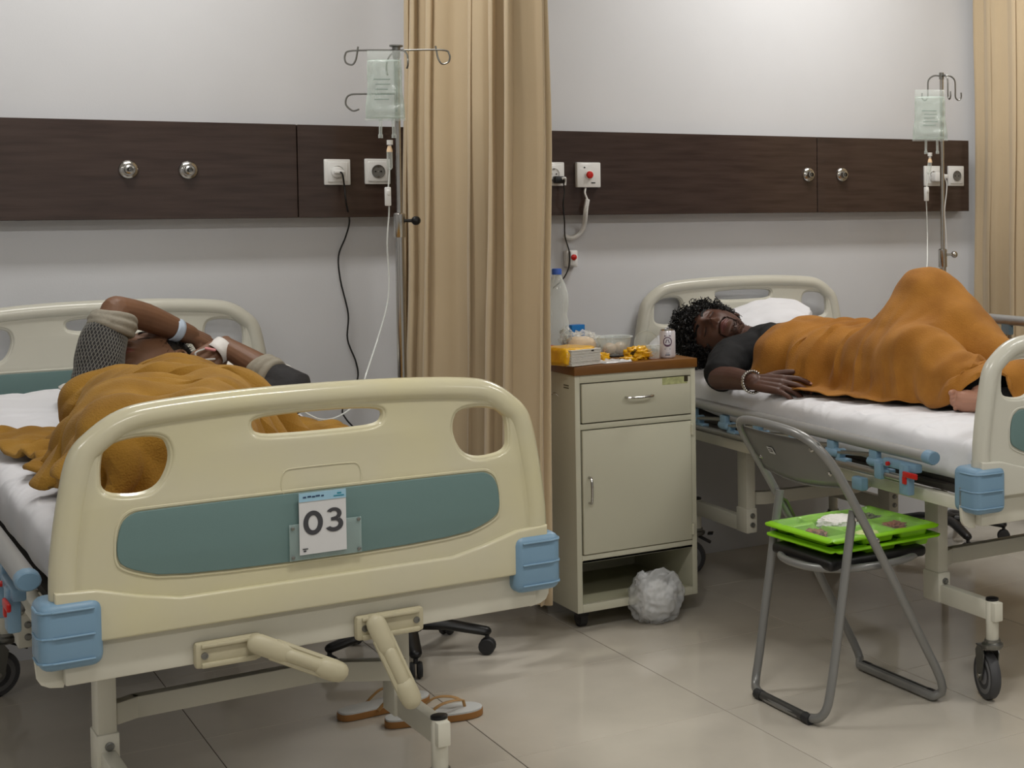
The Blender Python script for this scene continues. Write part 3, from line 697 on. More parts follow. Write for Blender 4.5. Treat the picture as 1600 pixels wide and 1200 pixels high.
# red pack behind the curtain edge
p = onct(866, 571)
rp = thing('red_snack_pack', 'glossy red snack pack with white letters at the curtain edge', 'snack pack', (p.x, p.y+.10, CT), .1)
bm = B(); lump(bm, (-.012, 0, .032), (.032, .08, .032), 30, 16, .06, 9, 8, .4); obj('wrapper', bm, mat('red_film', rgb(190, 28, 30), .25, coat=.5, bump=.4, bscale=60), rp)
bm = B()
for k, (x, w_) in enumerate(((-.034, .008), (-.022, .008), (-.010, .008))): box(bm, (x, -.0785, .030), (w_*.35, .002, .022)); box(bm, (x+.002, -.0785, .038-.008*(k % 2)), (w_, .002, .003))
obj('white_lettering', bm, m_paper, rp)
# bottle
p = onct(872, 566); bt = thing('water_bottle', 'tall clear empty water bottle with blue cap beside the curtain edge', 'bottle', (on_y(871, 500, 4.74).x, 4.74, CT))
prof = [(.005, .004), (.026, 0), (.031, .006), (.032, .03), (.0295, .04), (.032, .05), (.0295, .06), (.032, .07), (.032, .10), (.027, .125), (.0315, .15), (.032, .17), (.030, .19), (.022, .215), (.013, .235), (.0125, .245)]
bm = B(); lathe(bm, [(r*1.2, z*1.17) for r, z in prof], 30, None, caps=False); obj('bottle_body', bm, m_clear, bt)
bm = B(); lathe(bm, [(.0165, .281), (.0165, .298), (.015, .301), (.001, .301)], 20, None, caps=False); obj('bottle_cap', bm, mat('blue_cap', rgb(60, 100, 190), .4), bt)
# blue carton
p = on_y(895, 512, 4.80); bx_ = thing('blue_box', 'small blue and white paper box standing behind the bread bag', 'box', (p.x, 4.78, CT), .25)
bm = B(); box(bm, (0, 0, .052), (.056, .035, .104), bev=.001); obj('box_body', bm, mat('blue_card', rgb(20, 110, 180), .4), bx_)
bm = B(); box(bm, (-.004, -.0180, .070), (.030, .001, .026), rot=Matrix.Rotation(.4, 4, 'Y')); obj('white_patch', bm, m_paper, bx_)
# bread in a clear bag
p = onct(918, 563); br = thing('bread_bag', 'clear plastic bag with a pale bread roll behind the tissue pack', 'bread bag', (p.x+.01, p.y+.10, CT), .2)
bm = B(); lump(bm, (.01, 0, .038), (.058, .040, .034), 28, 16, .05, 2, 4, .8); obj('bread_roll', bm, mat('bread', rgb(226, 196, 160), .7, var=.15, vscale=25, bump=.3, bscale=60), br)
bm = B(); lump(bm, (.01, 0, .044), (.068, .048, .042), 40, 24, .16, 5, 9, .8)
lump(bm, (-.045, 0, .078), (.018, .014, .026), 20, 14, .3, 8, 9, .8); obj('clear_bag', bm, m_bagf, br)
# yellow and orange scraps near the tissue pack
p = onct(944, 566); sc = thing('yellow_wrapper', 'small yellow and black wrapper lying against the tissue pack', 'wrapper', (p.x, p.y+.03, CT), .4)
bm = B(); lump(bm, (0, 0, .014), (.022, .03, .014), 26, 14, .35, 14, 9, .7); obj('wrapper_body', bm, m_yel, sc)
bm = B(); lump(bm, (.004, .02, .030), (.012, .012, .010), 16, 10, .3, 15, 9, .6); obj('black_corner', bm, m_black, sc)
# white tissue scraps
p = onct(958, 566); sc = thing('crumpled_tissue', 'flat crumpled white tissue in front of the clear bowl', 'tissue', (p.x, p.y, CT), .1)
def crumple(u, v): 
    x, y = (u-.5)*.11, (v-.5)*.07; h = .005+.011*abs(noise.noise(Vector((x*40, y*40, 3)))); e = min(u, 1-u, v, 1-v)
    return (x+.006*noise.noise(Vector((y*60, x*30, 9))), y, h if e > .03 else .0015)
bm = B(); grid_mesh(bm, crumple, 36, 24); o_ = obj('tissue_sheet', bm, m_paper, sc)
# clear bowl with two eggs
p = onct(970, 559); bw = thing('clear_bowl', 'round clear plastic bowl holding two pale peeled eggs', 'bowl', (p.x+.01, p.y+.075, CT))
bm = B(); lathe(bm, [(.002, .002), (.046, .002), (.050, .012), (.060, .062), (.066, .064), (.066, .067), (.058, .066), (.047, .014)], 44, None, caps=False); obj('bowl_wall', bm, m_clear, bw)
bm = B(); lathe(bm, [(.002, .0005), (.050, .0005), (.050, .004), (.002, .004)], 40, None, caps=False); obj('dark_base', bm, m_black, bw)
for x, y in ((-.022, -.012), (.024, .0)):
    e = thing('peeled_egg', 'pale peeled egg in the clear bowl, ' + ('left one' if x < 0 else 'right one'), 'egg', (bw.location.x+x, bw.location.y+y, CT+.005), .4, group='eggs in the clear bowl')
    bm = B(); lump(bm, (0, 0, .021), (.028, .021, .021), 28, 18, .02, 1+x, 3, 1.0); obj('egg_white', bm, mat('egg_white', rgb(228, 206, 184), .35, sub=.1), e)
# yellow paper bag
p = onct(1004, 563); yb = thing('yellow_paper_bag', 'crumpled bright yellow paper snack bag with dark zigzag print beside the can', 'snack bag', (p.x-.003, p.y+.035, CT), .15)
bm = B(); lump(bm, (.005, .004, .020), (.042, .032, .021), 44, 26, .28, 21, 8, .8); lump(bm, (-.035, -.012, .007), (.034, .016, .008), 30, 14, .3, 25, 9, .7); obj('bag_body', bm, m_yel, yb)
for k in range(9):
    a = 2.2+k*.16
    bm = B(); sweep(bm, [(.004+.040*math.cos(a), -.012+.0, .016+.026*math.sin(a)), (.004+.034*math.cos(a), -.024, .016+.020*math.sin(a))], .0015, 5); obj('dark_print', bm, m_black, yb)
# clear lid standing, small jar, can
p = onct(1030, 560); ld = thing('clear_round_lid', 'clear round plastic lid standing on edge left of the can', 'lid', (p.x-.012, p.y+.07, CT))
bm = B(); lathe(bm, [(.002, 0), (.036, 0), (.040, .003), (.040, .009), (.043, .010)], 40, orient((0, 0, .047), (-.35, -.9, .15)), caps=False); obj('lid_disc', bm, m_clear, ld)
p = onct(1028, 562); jr = thing('clear_cup', 'small clear plastic cup lying beside the yellow bag', 'cup', (p.x, p.y+.03, CT))
bm = B(); lathe(bm, [(.002, .002), (.018, .002), (.022, .045), (.024, .046)], 30, None, caps=False); obj('cup_wall', bm, m_clear, jr)
bm = B(); lathe(bm, [(.0, 0), (.018, 0), (.018, .003), (.0, .003)], 24, None, caps=False); obj('brown_dregs', bm, mat('brown_drink', rgb(150, 90, 60), .3), jr)
p = onct(1049, 560); cn_ = thing('milk_can', 'white and silver drink can with purple round emblem at the cabinet corner', 'can', (p.x, p.y+.026, CT), 0)
bm = B(); lathe(bm, [(.020, 0), (.0255, .004), (.0265, .008), (.0265, .086), (.0235, .093)], 36, None, caps=False); obj('can_body', bm, mat('can_white', rgb(226, 224, 232), .28, metal=.25), cn_)
bm = B(); lathe(bm, [(.0235, .092), (.0240, .0955), (.0220, .0955), (.0215, .092), (.001, .092)], 36, None, caps=False); obj('can_lid', bm, m_steel, cn_)
m_pur = mat('purple_ink', rgb(92, 62, 90), .4)
fa = math.atan2(-cn_.location.y, -cn_.location.x)
def oncan(bm, us, w_):  # ribbon of small cylinders laid on the can wall
    pts = [(.0268*math.cos(fa+u/.0268), .0268*math.sin(fa+u/.0268), z) for u, z in us]; sweep(bm, pts, w_, 6)
bm = B(); ring = [(.0135*math.cos(a), .056+.0150*math.sin(a)) for a in np.linspace(0, 2*PI, 26)]; oncan(bm, ring, .0016)
oncan(bm, [(-.010, .047), (-.004, .044), (.004, .044), (.010, .047)], .0026)
oncan(bm, [(-.006, .052), (-.003, .062), (.003, .062), (.006, .052)], .0014)
oncan(bm, [(-.011, .0755), (.011, .0755)], .0018); obj('round_emblem', bm, m_pur, cn_)
bm = B(); oncan(bm, [(-.010, .032), (.010, .032)], .0010); oncan(bm, [(-.008, .012), (.008, .012)], .0018); oncan(bm, [(-.006, .018), (.006, .018)], .0008); obj('small_print', bm, m_navy, cn_)
# ---------------------------------------------------------------- plastic bag on the floor
m_pbag = bpy.data.materials.new('white_plastic_bag'); m_pbag.use_nodes = True
nt = m_pbag.node_tree; b_ = nt.nodes['Principled BSDF']; b_.inputs['Base Color'].default_value = rgb(226, 228, 230); b_.inputs['Roughness'].default_value = .25
b_.inputs['Transmission Weight'].default_value = .0; b_.inputs['Alpha'].default_value = .42
p = on_z(1030, 972, 0)
pb = thing('plastic_bag', 'small tied translucent white plastic bag on the floor by the cabinet', 'plastic bag', (p.x, p.y+.02, 0))
def crumpled(bm, c, s, n1, n2, amp, seed, fq):
    def f(u, v):
        th = u*2*PI; ph = (v-.5)*PI*.998; q = Vector((math.cos(th)*math.cos(ph), math.sin(th)*math.cos(ph), math.sin(ph)))
        r1 = 1-abs(noise.noise(q*fq+Vector((seed, 0, 0))))*amp*2; r2 = 1-abs(noise.noise(q*fq*2.3+Vector((0, seed, 0))))*amp
        k = r1*r2*1.12
        z = q.z*s[2]*k; z = max(z, -s[2]*.86)
        return Vector((c[0]+q.x*s[0]*k, c[1]+q.y*s[1]*k, c[2]+z))
    g = grid_mesh(bm, f, n1, n2, closed_u=True); bm.faces.new([r[0] for r in g][::-1]); bm.faces.new([r[-1] for r in g])
bm = B(); crumpled(bm, (0, 0, .080), (.090, .080, .090), 110, 70, .13, 4, 1.6); obj('bag_film', bm, m_pbag, pb)
bm = B(); crumpled(bm, (0, 0, .066), (.068, .06, .066), 70, 44, .28, 9, 3.0); obj('crumpled_content', bm, mat('white_paper_bag', rgb(236, 236, 234), .7), pb)
bm = B(); crumpled(bm, (-.055, -.01, .145), (.026, .02, .030), 34, 22, .35, 2, 3); crumpled(bm, (.062, 0, .120), (.024, .02, .034), 34, 22, .35, 7, 3); obj('bag_handle', bm, m_pbag, pb)
# ---------------------------------------------------------------- folding chair
fc = thing('folding_chair', 'grey metal folding chair with black seat holding two green trays', 'chair', (2.30, 3.38, 0))
O = Vector(fc.location)
def L_(pts): return [Vector(p)-O for p in pts]
yn, yf = 3.195, 3.605
back_near = [(2.50, yn+.03, .014), (2.525, yn, .035), (2.425, yn, .216), (2.340, yn, .376), (2.276, yn, .487), (2.205, yn, .613), (2.150, yn+.002, .700)]
top = [(2.112, yn+.022, .748), (2.095, yn+.075, .772), (2.085, (yn+yf)/2, .782), (2.095, yf-.055, .778), (2.112, yf-.01, .756)]
back_far = [(2.150, yf+.004, .700), (2.205, yf+.004, .613), (2.276, yf+.004, .487), (2.340, yf+.004, .376), (2.425, yf+.004, .216), (2.525, yf+.004, .035), (2.50, yf-.03, .014)]
bm = B(); sweep(bm, smooth_path(L_(back_near+top+back_far), 2), .0122, 12, closed=True, up=(1, 0, 0)); obj('back_frame', bm, m_chair, fc)
yn2, yf2 = yn+.026, yf-.022
leg = [(2.236, yn2, .560), (2.218, yn2, .455), (2.192, yn2, .289), (2.160, yn2, .090), (2.146, yn2+.004, .035), (2.128, yn2+.035, .013), (2.124, (yn2+yf2)/2, .0125), (2.128, yf2-.035, .013), (2.146, yf2-.004, .035), (2.160, yf2, .090), (2.192, yf2, .289), (2.218, yf2, .455), (2.236, yf2, .560)]
bm = B(); sweep(bm, smooth_path(L_(leg), 2), .0122, 12, up=(1, 0, 0)); obj('rear_leg_frame', bm, m_chair, fc)
for x, ys_ in ((2.126, (yn2+.06, yf2-.06)), (2.512, (yn+.05, yf-.05))):
    for y in ys_:
        bm = B(); sweep(bm, L_([(x, y-.016, .013), (x, y+.016, .013)]), .0142, 12); obj('foot_pad', bm, m_rubber, fc)
    bm = B(); sweep(bm, L_([(x, ys_[0], .014), (x, ys_[1], .014)]), .0125, 10); obj('floor_bar_sleeve', bm, mat('dark_sleeve', rgb(76, 76, 74), .4, metal=.4), fc)
sz = .398; sx0, sx1, sy0, sy1 = 2.175, 2.515, yn+.052, yf-.047
bm = B(); sweep(bm, smooth_path(L_([(sx0-.012, sy0-.012, sz), (sx0-.012, sy1+.012, sz), (sx1+.012, sy1+.012, sz+.004), (sx1+.012, sy0-.012, sz+.004)]), 3, True), .0105, 10, closed=True)
obj('seat_frame', bm, m_chair, fc)
bm = B(); c_ = Vector(((sx0+sx1)/2, (sy0+sy1)/2, sz+.012))-O; box(bm, c_, (sx1-sx0-.016, sy1-sy0-.016, .030), bev=.012, seg=4); obj('seat', bm, m_seat, fc)
# backrest plate, slightly bowed, between the tubes
def bp(u, v):
    y = yn+.008+(yf-yn-.012)*u; z = .628+.125*v - .012*(1-v)*math.sin(PI*u)*1.2
    x = 2.205-(z-.613)*(.205-.105)/(.158)*1.0; x = 2.205-(z-.613)*.62 - .018*math.sin(PI*u)
    return Vector((x, y, z))-O
bm = B(); grid_mesh(bm, bp, 20, 8); o_ = obj('backrest', bm, m_chairp, fc); md = o_.modifiers.new('s', 'SOLIDIFY'); md.thickness = .003; md.offset = 0
bm = B(); sweep(bm, [bp(u, 0) for u in np.linspace(0, 1, 20)], .0035, 6); obj('backrest_lip', bm, m_chairp, o_)
for u, v in ((.06, .30), (.12, .80), (.93, .30)):
    q = bp(u, v); bm = B(); lathe(bm, [(.008, 0), (.007, .003), (.003, .003), (.002, .005), (.001, .005)], 16, orient(q+Vector((-.0015, 0, 0)), (-1, 0, -.5))); obj('rivet', bm, m_steel, o_)
q = bp(.64, .62); nx = (bp(.66, .62)-bp(.62, .62)).normalized(); nz = (bp(.64, .7)-bp(.64, .5)).normalized(); nn = nx.cross(nz)
mx = Matrix.Identity(4)
for i in range(3): mx[i][0], mx[i][1], mx[i][2] = nx[i], nn[i], nz[i]
mx.translation = q-Vector((.004, 0, .002))
bm = B(); box(bm, (0, 0, 0), (.030, .001, .022)); bmesh.ops.transform(bm, matrix=mx, verts=bm.verts); sk = obj('sticker', bm, m_paper, o_, smooth=False); sk['label'] = 'small white sticker'
bm = B()
for a, b2, c2, d2 in ((0, .006, .018, .003), (.002, -.002, .014, .003), (-.008, .002, .003, .010)): box(bm, (a, 0, b2), (c2, .0022, d2))
bmesh.ops.transform(bm, matrix=mx, verts=bm.verts); obj('sticker_print', bm, m_ink, sk, smooth=False)
for y, s in ((yn2, -1), (yf2, 1)):
    a = Vector((2.236, y+s*.0, .540)); b2 = Vector((2.262, y+s*.012, .527)); c2 = Vector((2.290, y+s*.016, .478))
    bm = B(); sweep(bm, L_([a, b2, c2]), .0075, 8, flat=.5, round_ends=True); lk = obj('link_bracket', bm, m_dsteel, fc)
    for q in (a, c2):
        bm = B(); lathe(bm, [(.0075, 0), (.0075, .006), (.004, .008), (.001, .008)], 12, orient(q-O+Vector((0, s*.012, 0)), (0, s, 0))); obj('pivot_rivet', bm, m_steel, lk)
# ---------------------------------------------------------------- food trays
def tray(label, loc, rz, tilt):
    t = thing('food_tray', label, 'food tray', loc, rz, group='green food trays stacked on the chair')
    t.rotation_euler = (tilt[0], tilt[1], rz)
    A_, Bv = .188, .166
    cells = [('c', -.010, .045, .078), ('r', -.125, -.02, .042, .085), ('r', -.020, -.105, .058, .052), ('r', .105, -.085, .055, .068), ('r', .112, .085, .050, .075), ('r', -.12, .118, .045, .032)]
    def depth(x, y):
        d = 0
        for c_ in cells:
            if c_[0] == 'c': e = c_[3]-math.hypot(x-c_[1], y-c_[2])
            else:
                qx, qy = abs(x-c_[1])-c_[3]+.015, abs(y-c_[2])-c_[4]+.015
                e = .015-(math.hypot(max(qx, 0), max(qy, 0))+min(max(qx, qy), 0))
            d = max(d, min(1, max(0, e/.011)))
        d = d*d*(3-2*d); return d*.026
    def f(u, v):
        x, y = (u*2-1)*A_, (v*2-1)*Bv
        r = .02; qx, qy = max(0, abs(x)-(A_-r)), max(0, abs(y)-(Bv-r)); h = math.hypot(qx, qy)
        if h > r: x = math.copysign(A_-r+qx/h*r, x); y = math.copysign(Bv-r+qy/h*r, y)
        e = min(A_-abs(x), Bv-abs(y)); lip = -.006*max(0, 1-e/.006) + .004*max(0, 1-abs(e-.016)/.007)
        return (x, y, -depth(x, y)+lip)
    bm = B(); grid_mesh(bm, f, 76, 72); o = obj('tray_body', bm, m_tray, t); md = o.modifiers.new('s', 'SOLIDIFY'); md.thickness = .0022; md.offset = -1
    return t
T1 = tray('upper green compartment tray with rice and food under cling film', (2.372, 3.425, .474), .03, (.0, .0))
T0 = tray('lower green compartment tray resting directly on the black chair seat', (2.382, 3.432, .4445), .045, (0, 0))
# slide the trays so they rest on each other
def on_tray(T, x, y, z): return Matrix.Translation(T.location) @ T.rotation_euler.to_matrix().to_4x4() @ Vector((x, y, z))
m_rice = mat('rice', rgb(232, 230, 224), .7, bump=1, bscale=150)
def food(name, label, T, x, y, s, m_, amp=.15, seed=0):
    t = tag(obj(name, (lambda b: (lump(b, (0, 0, 0), s, 34, 20, amp, seed, 9, .9), b)[1])(B()), m_), label, 'food'); t.location = on_tray(T, x, y, -.022+s[2]*.8); t.rotation_euler = (0, 0, T.rotation_euler.z); return t
food('rice_mound', 'round mound of white rice in the upper green tray', T1, -.010, .045, (.062, .060, .022), m_rice, .1, 1)
food('fried_food', 'brown fried piece in the left compartment of the upper tray', T1, -.125, .0, (.026, .034, .012), mat('fried', rgb(150, 100, 62), .6, var=.3, vscale=60), .3, 4)
food('melon_slice', 'pale yellow green slice beside the rice in the upper tray', T1, -.030, -.105, (.040, .026, .014), mat('melon', rgb(206, 216, 130), .4), .1, 5)
food('stewed_meat', 'reddish brown stewed piece in the right compartment of the upper tray', T1, .10, -.06, (.034, .030, .012), mat('stew', rgb(150, 84, 52), .5, var=.3, vscale=50), .3, 7)
food('cooked_vegetables', 'dark green cooked vegetables in the far compartment of the upper tray', T1, .112, .085, (.034, .045, .011), mat('greens', rgb(92, 104, 46), .6, var=.35, vscale=70), .35, 8)
def film(u, v):
    x, y = (u*2-1)*.176, (v*2-1)*.154; e = min(.176-abs(x), .154-abs(y))
    return (x, y, .006+.0035*noise.noise(Vector((x*16, y*30, 2)))+.0025*noise.noise(Vector((x*60, y*45, 2)))*max(0, 1-e/.06)-(.004 if e < .004 else 0))
bm = B(); grid_mesh(bm, film, 60, 60); o_ = obj('cling_film', bm, m_film); tag(o_, 'clear cling film stretched over the upper green tray', 'film'); o_.location = T1.location; o_.rotation_euler = T1.rotation_euler
# ---------------------------------------------------------------- IV stands, bags, lines
def iv_stand(label, x, y, topz, joint, k_arms, base_a, hook):
    t = thing('iv_stand', label, 'drip stand', (x, y, 0))
    bm = B(); lathe(bm, [(.014, .05), (.014, joint)], 18); lathe(bm, [(.017, joint-.05), (.018, joint-.048), (.018, joint+.02), (.012, joint+.024)], 18); obj('lower_tube', bm, m_steel, t)
    bm = B(); lathe(bm, [(.0085, joint), (.0085, topz)], 16); obj('upper_tube', bm, m_steel, t)
    bm = B(); sweep(bm, [(.012, -.01, joint), (.035, -.018, joint)], .005, 8)
    lump(bm, (.044, -.02, joint), (.014, .014, .014), 16, 10, 0, 0, 1, 1); obj('clamp_knob', bm, m_steel if hook == 2 else m_black, t)
    bm = B(); lathe(bm, [(.03, .075), (.045, .08), (.045, .115), (.02, .125)], 22); obj('base_hub', bm, m_black, t)
    for k in range(5):
        a = base_a+k*2*PI/5; c, s = math.cos(a), math.sin(a)
        bm = B(); sweep(bm, [(c*.02, s*.02, .10), (c*.12, s*.12, .095), (c*.235, s*.235, .072)], [.024, .022, .019], 10, flat=.75, round_ends=True); arm = obj('base_arm', bm, m_black, t)
        bm = B(); sweep(bm, [(c*.24, s*.24, .07), (c*.24, s*.24, .045)], .007, 8)
        for q in (-1, 1): lathe(bm, [(.006, -.008), (.022, -.007), (.0255, 0), (.022, .007), (.006, .008)], 18, orient((c*.24-s*q*.011, s*.24+c*q*.011, .0255), (-s, c, 0)))
        obj('twin_caster', bm, m_rubber, arm)
    bm = B()
    if hook == 4:
        u = Vector((RT.x, RT.y, 0)).normalized(); w = Vector((-u.y, u.x, 0))
        lathe(bm, [(.010, topz-.03), (.012, topz-.02), (.012, topz+.004), (.020, topz+.006), (.020, topz+.010), (.001, topz+.011)], 18)
        for d_, Ln in ((u, .15), (-u, .145)):
            pts = [Vector((0, 0, topz-.005))+d_*r_+Vector((0, 0, z_)) for r_, z_ in ((0, 0), (Ln*.9, 0), (Ln*1.06, -.012), (Ln*1.05, -.035), (Ln*.92, -.042), (Ln*.84, -.026), (Ln*.80, .004), (Ln*.79, .012))]
            sweep(bm, catmull(pts, 5), .0028, 7)
        for d_, Ln in ((w*.9-u*.5, .13), (-w*.9+u*.55, .12)):
            d_ = d_.normalized(); pts = [Vector((0, 0, topz-.008))+d_*r_+Vector((0, 0, z_)) for r_, z_ in ((0, 0), (Ln*.6, -.004), (Ln, -.022), (Ln*1.05, -.05), (Ln*.95, -.06))]
            sweep(bm, catmull(pts, 5), .0028, 7)
        pts = [Vector((0, 0, topz-.135))+(-u)*r_+Vector((0, 0, z_)) for r_, z_ in ((0, 0), (.10, 0), (.145, -.004), (.155, -.03), (.135, -.05), (.115, -.046))]
        sweep(bm, catmull(pts, 5), .0028, 7)
    else:
        u = Vector((RT.x, RT.y, 0)).normalized()
        for d_ in (u, -u, Vector((-.2, -1, 0)).normalized()):
            pts = [Vector((0, 0, topz-.008))+d_*r_+Vector((0, 0, z_)) for r_, z_ in ((0, 0), (.03, .002), (.052, -.015), (.055, -.05), (.056, -.085), (.068, -.096), (.078, -.086), (.078, -.066))]
            sweep(bm, catmull(pts, 5), .0032, 7)
        lathe(bm, [(.010, topz-.02), (.010, topz+.006), (.001, topz+.007)], 14)
    obj('hook_arms', bm, m_dsteel, t)
    return t
YS = 4.50
top_ = on_y(619, 76, YS); jn = on_y(620, 345, YS)
IV1 = iv_stand('chrome drip stand with four hooks in front of the middle curtain', top_.x, YS, top_.z, jn.z, 4, math.atan2(4.382-YS, 1.663-top_.x), 4)
YR = 4.75
top2 = on_y(1471, 116, YR); jn2 = on_y(1472, 398, YR)
IV2 = iv_stand('chrome drip stand with curved hooks beyond the right bed', top2.x, YR, top2.z, jn2.z, 4, -1.85, 2)
def iv_bag(label, Y, px0, px1, py0, py1, group, ports, tubept):
    a, b = on_y(px0, py0, Y), on_y(px1, py1, Y); w = (b-a); ux = Vector((w.x, 0, 0)); W_ = abs(w.x)*1.12; H_ = abs(a.z-b.z)
    c = (a+b)/2; t = thing('iv_bag', label, 'drip bag', (c.x, Y, c.z), -math.radians(30), group)
    W_ = W_*.93
    def f(u, v):
        th = u*2*PI; z = (v-.5)*H_; e = min(1, min(v, 1-v)/.14)**.5; nar = 1-.16*max(0, v-.1)-.06*math.exp(-((v-.5)/.2)**2)
        return (math.cos(th)*W_/2*nar, math.sin(th)*(.002+.020*e*(.35+.65*(1-v)))+.003*noise.noise(Vector((math.cos(th)*3, v*6, 1)))*e, z)
    bm = B(); g = grid_mesh(bm, f, 48, 36, closed_u=True); bm.faces.new([r[0] for r in g][::-1]); bm.faces.new([r[-1] for r in g]); obj('bag_pouch', bm, m_ivbag, t)
    bm = B(); box(bm, (0, 0, H_/2+.012), (W_*.86, .003, .03), bev=.001); obj('hanging_tab', bm, m_clear, t)
    bm = B(); box(bm, (0, 0, -H_/2-.003), (W_*1.02, .0035, .008), bev=.001); obj('welded_edge', bm, m_clear, t)
    bm = B(); 
    for k in range(5): box(bm, (-.005+.004*(k % 2), -.0195+.003*(k < 1), H_*(.16-.085*k)), (W_*(.42-.05*(k % 3)), .0005, .0022))
    obj('printed_lines', bm, mat('grey_green_ink', rgb(128, 146, 138), .5), t)
    for s in (-1, 1):
        bm = B(); xx = W_*(-.12 if s < 0 else .20); sweep(bm, [(xx, 0, -H_/2+.004), (xx+.001*s, 0, -H_/2-.05)], .0048, 10); sweep(bm, [(xx+.001*s, 0, -H_/2-.047), (xx+.001*s, 0, -H_/2-.058)], .0068, 12); obj('port', bm, m_clear, t)
    return t
bag1 = iv_bag('clear drip bag hanging from the left stand before the curtain', YS-.04, 571, 631, 92, 186, 'clear drip bags', 0, 0)
bag2 = iv_bag('clear drip bag hanging from the right stand', YR-.04, 1432, 1474, 150, 218, 'clear drip bags', 0, 0)
def hgr(bag, st, hz):
    pass
def line_set(label, bag, pts, Y0, roller):
    base = on_y(*pts[0][:2], pts[0][2]); t = thing('drip_line', label, 'drip line', base)
    P3 = [on_y(*q)-base for q in pts]
    bm = B(); sweep(bm, [P3[0]+Vector((0, 0, .004)), P3[0]-Vector((0, 0, .010))], .009, 14); sweep(bm, [P3[0]-Vector((0, 0, .010)), P3[1]], [.004, .006], 10); obj('spike', bm, m_socket, t)
    bm = B(); sweep(bm, [P3[1], P3[1]-Vector((0, 0, .012)), P3[1]-Vector((0, 0, .018))], [.005, .0085, .0090], 12); o = obj('chamber_cap', bm, mat('peach_plastic', rgb(236, 206, 170), .35), t); o['label'] = 'peach coloured chamber cap'
    bm = B(); sweep(bm, [P3[1]-Vector((0, 0, .018)), P3[2], P3[2]-Vector((0, 0, .006))], [.0085, .0085, .004], 14); obj('drip_chamber', bm, m_clear, t)
    bm = B(); sweep(bm, catmull(P3[2:], 6), .0022, 7); obj('tubing', bm, m_tube, t)
    q = on_y(*roller, pts[2][2]-.003)-base
    bm = B(); box(bm, q, (.017, .014, .056), bev=.003); box(bm, q+Vector((.001, -.004, .012)), (.012, .014, .018), bev=.004); obj('roller_clamp', bm, m_socket, t)
    return t
line_set('long thin drip line with roller clamp hanging from the left bag to the left patient', bag1,
         [(609, 221, YS-.04), (608.5, 228, YS-.04), (609, 262, YS-.04), (607, 290, YS-.045), (606, 308, YS-.045), (608, 330, YS-.04), (605, 380, YS-.05), (608, 440, YS-.05), (604, 480, YS-.06), (590, 530, YS-.1), (572, 585, YS-.2), (560, 625, 4.25), (530, 650, 4.2), (500, 655, 4.2), (470, 640, 4.25)], YS, (606, 307))
line_set('thin drip line with roller clamp hanging from the right bag', bag2,
         [(1453, 240, YR-.04), (1453, 247, YR-.04), (1451, 270, YR-.04), (1449, 285, YR-.04), (1447, 305, YR-.04), (1448, 330, YR-.04), (1449, 380, YR-.06), (1447, 425, YR-.2), (1430, 470, 4.4), (1400, 500, 4.4)], YR, (1447.5, 303))
# black plank-like pedal base seen below the right bed is the arm of IV2's base
# ---------------------------------------------------------------- flip-flops
m_sole = mat('tan_sole', rgb(160, 112, 60), .6); m_footbed = mat('pale_footbed', rgb(206, 208, 206), .6, var=.04, vscale=30); m_strap = mat('tan_strap', rgb(176, 136, 84), .5)
def slipper(label, c, ang):
    t = thing('flip_flop', label, 'slipper', (c.x, c.y, 0), ang, 'tan and white flip-flops under the left bed')
    lp = rloop([(-.128, .0), (-.12, .030), (-.07, .036), (0, .034), (.06, .047), (.105, .042), (.128, .012), (.126, -.02), (.10, -.042), (.05, -.046), (-.01, -.034), (-.07, -.034), (-.12, -.028)], 2)
    bm = curve_mesh([lp], .0075, .001, up='Z'); bmesh.ops.translate(bm, verts=bm.verts, vec=(0, 0, .0095)); obj('sole', bm, m_sole, t)
    bm = curve_mesh([[(x*.985, y*.97) for x, y in lp]], .002, .001, up='Z'); bmesh.ops.translate(bm, verts=bm.verts, vec=(0, 0, .020)); obj('footbed', bm, m_footbed, t)
    post = Vector((.082, .004, .022)); top = Vector((.078, .004, .040))
    bm = B(); sweep(bm, [post, top], .004, 8)
    for s in (-1, 1): sweep(bm, catmull([top, (.045, s*.020, .050), (.005, s*.036, .046), (-.035, s*.040, .016)], 6), [.004]*3+[.0075]*16, 8, flat=.35)
    obj('strap', bm, m_strap, t); return t
slipper('tan and white flip-flop lying in the open under the left bed, right one', on_z(678, 1113, .02), -.17)
slipper('tan and white flip-flop mostly hidden behind the left bed leg', on_z(600, 1098, .02), .12)
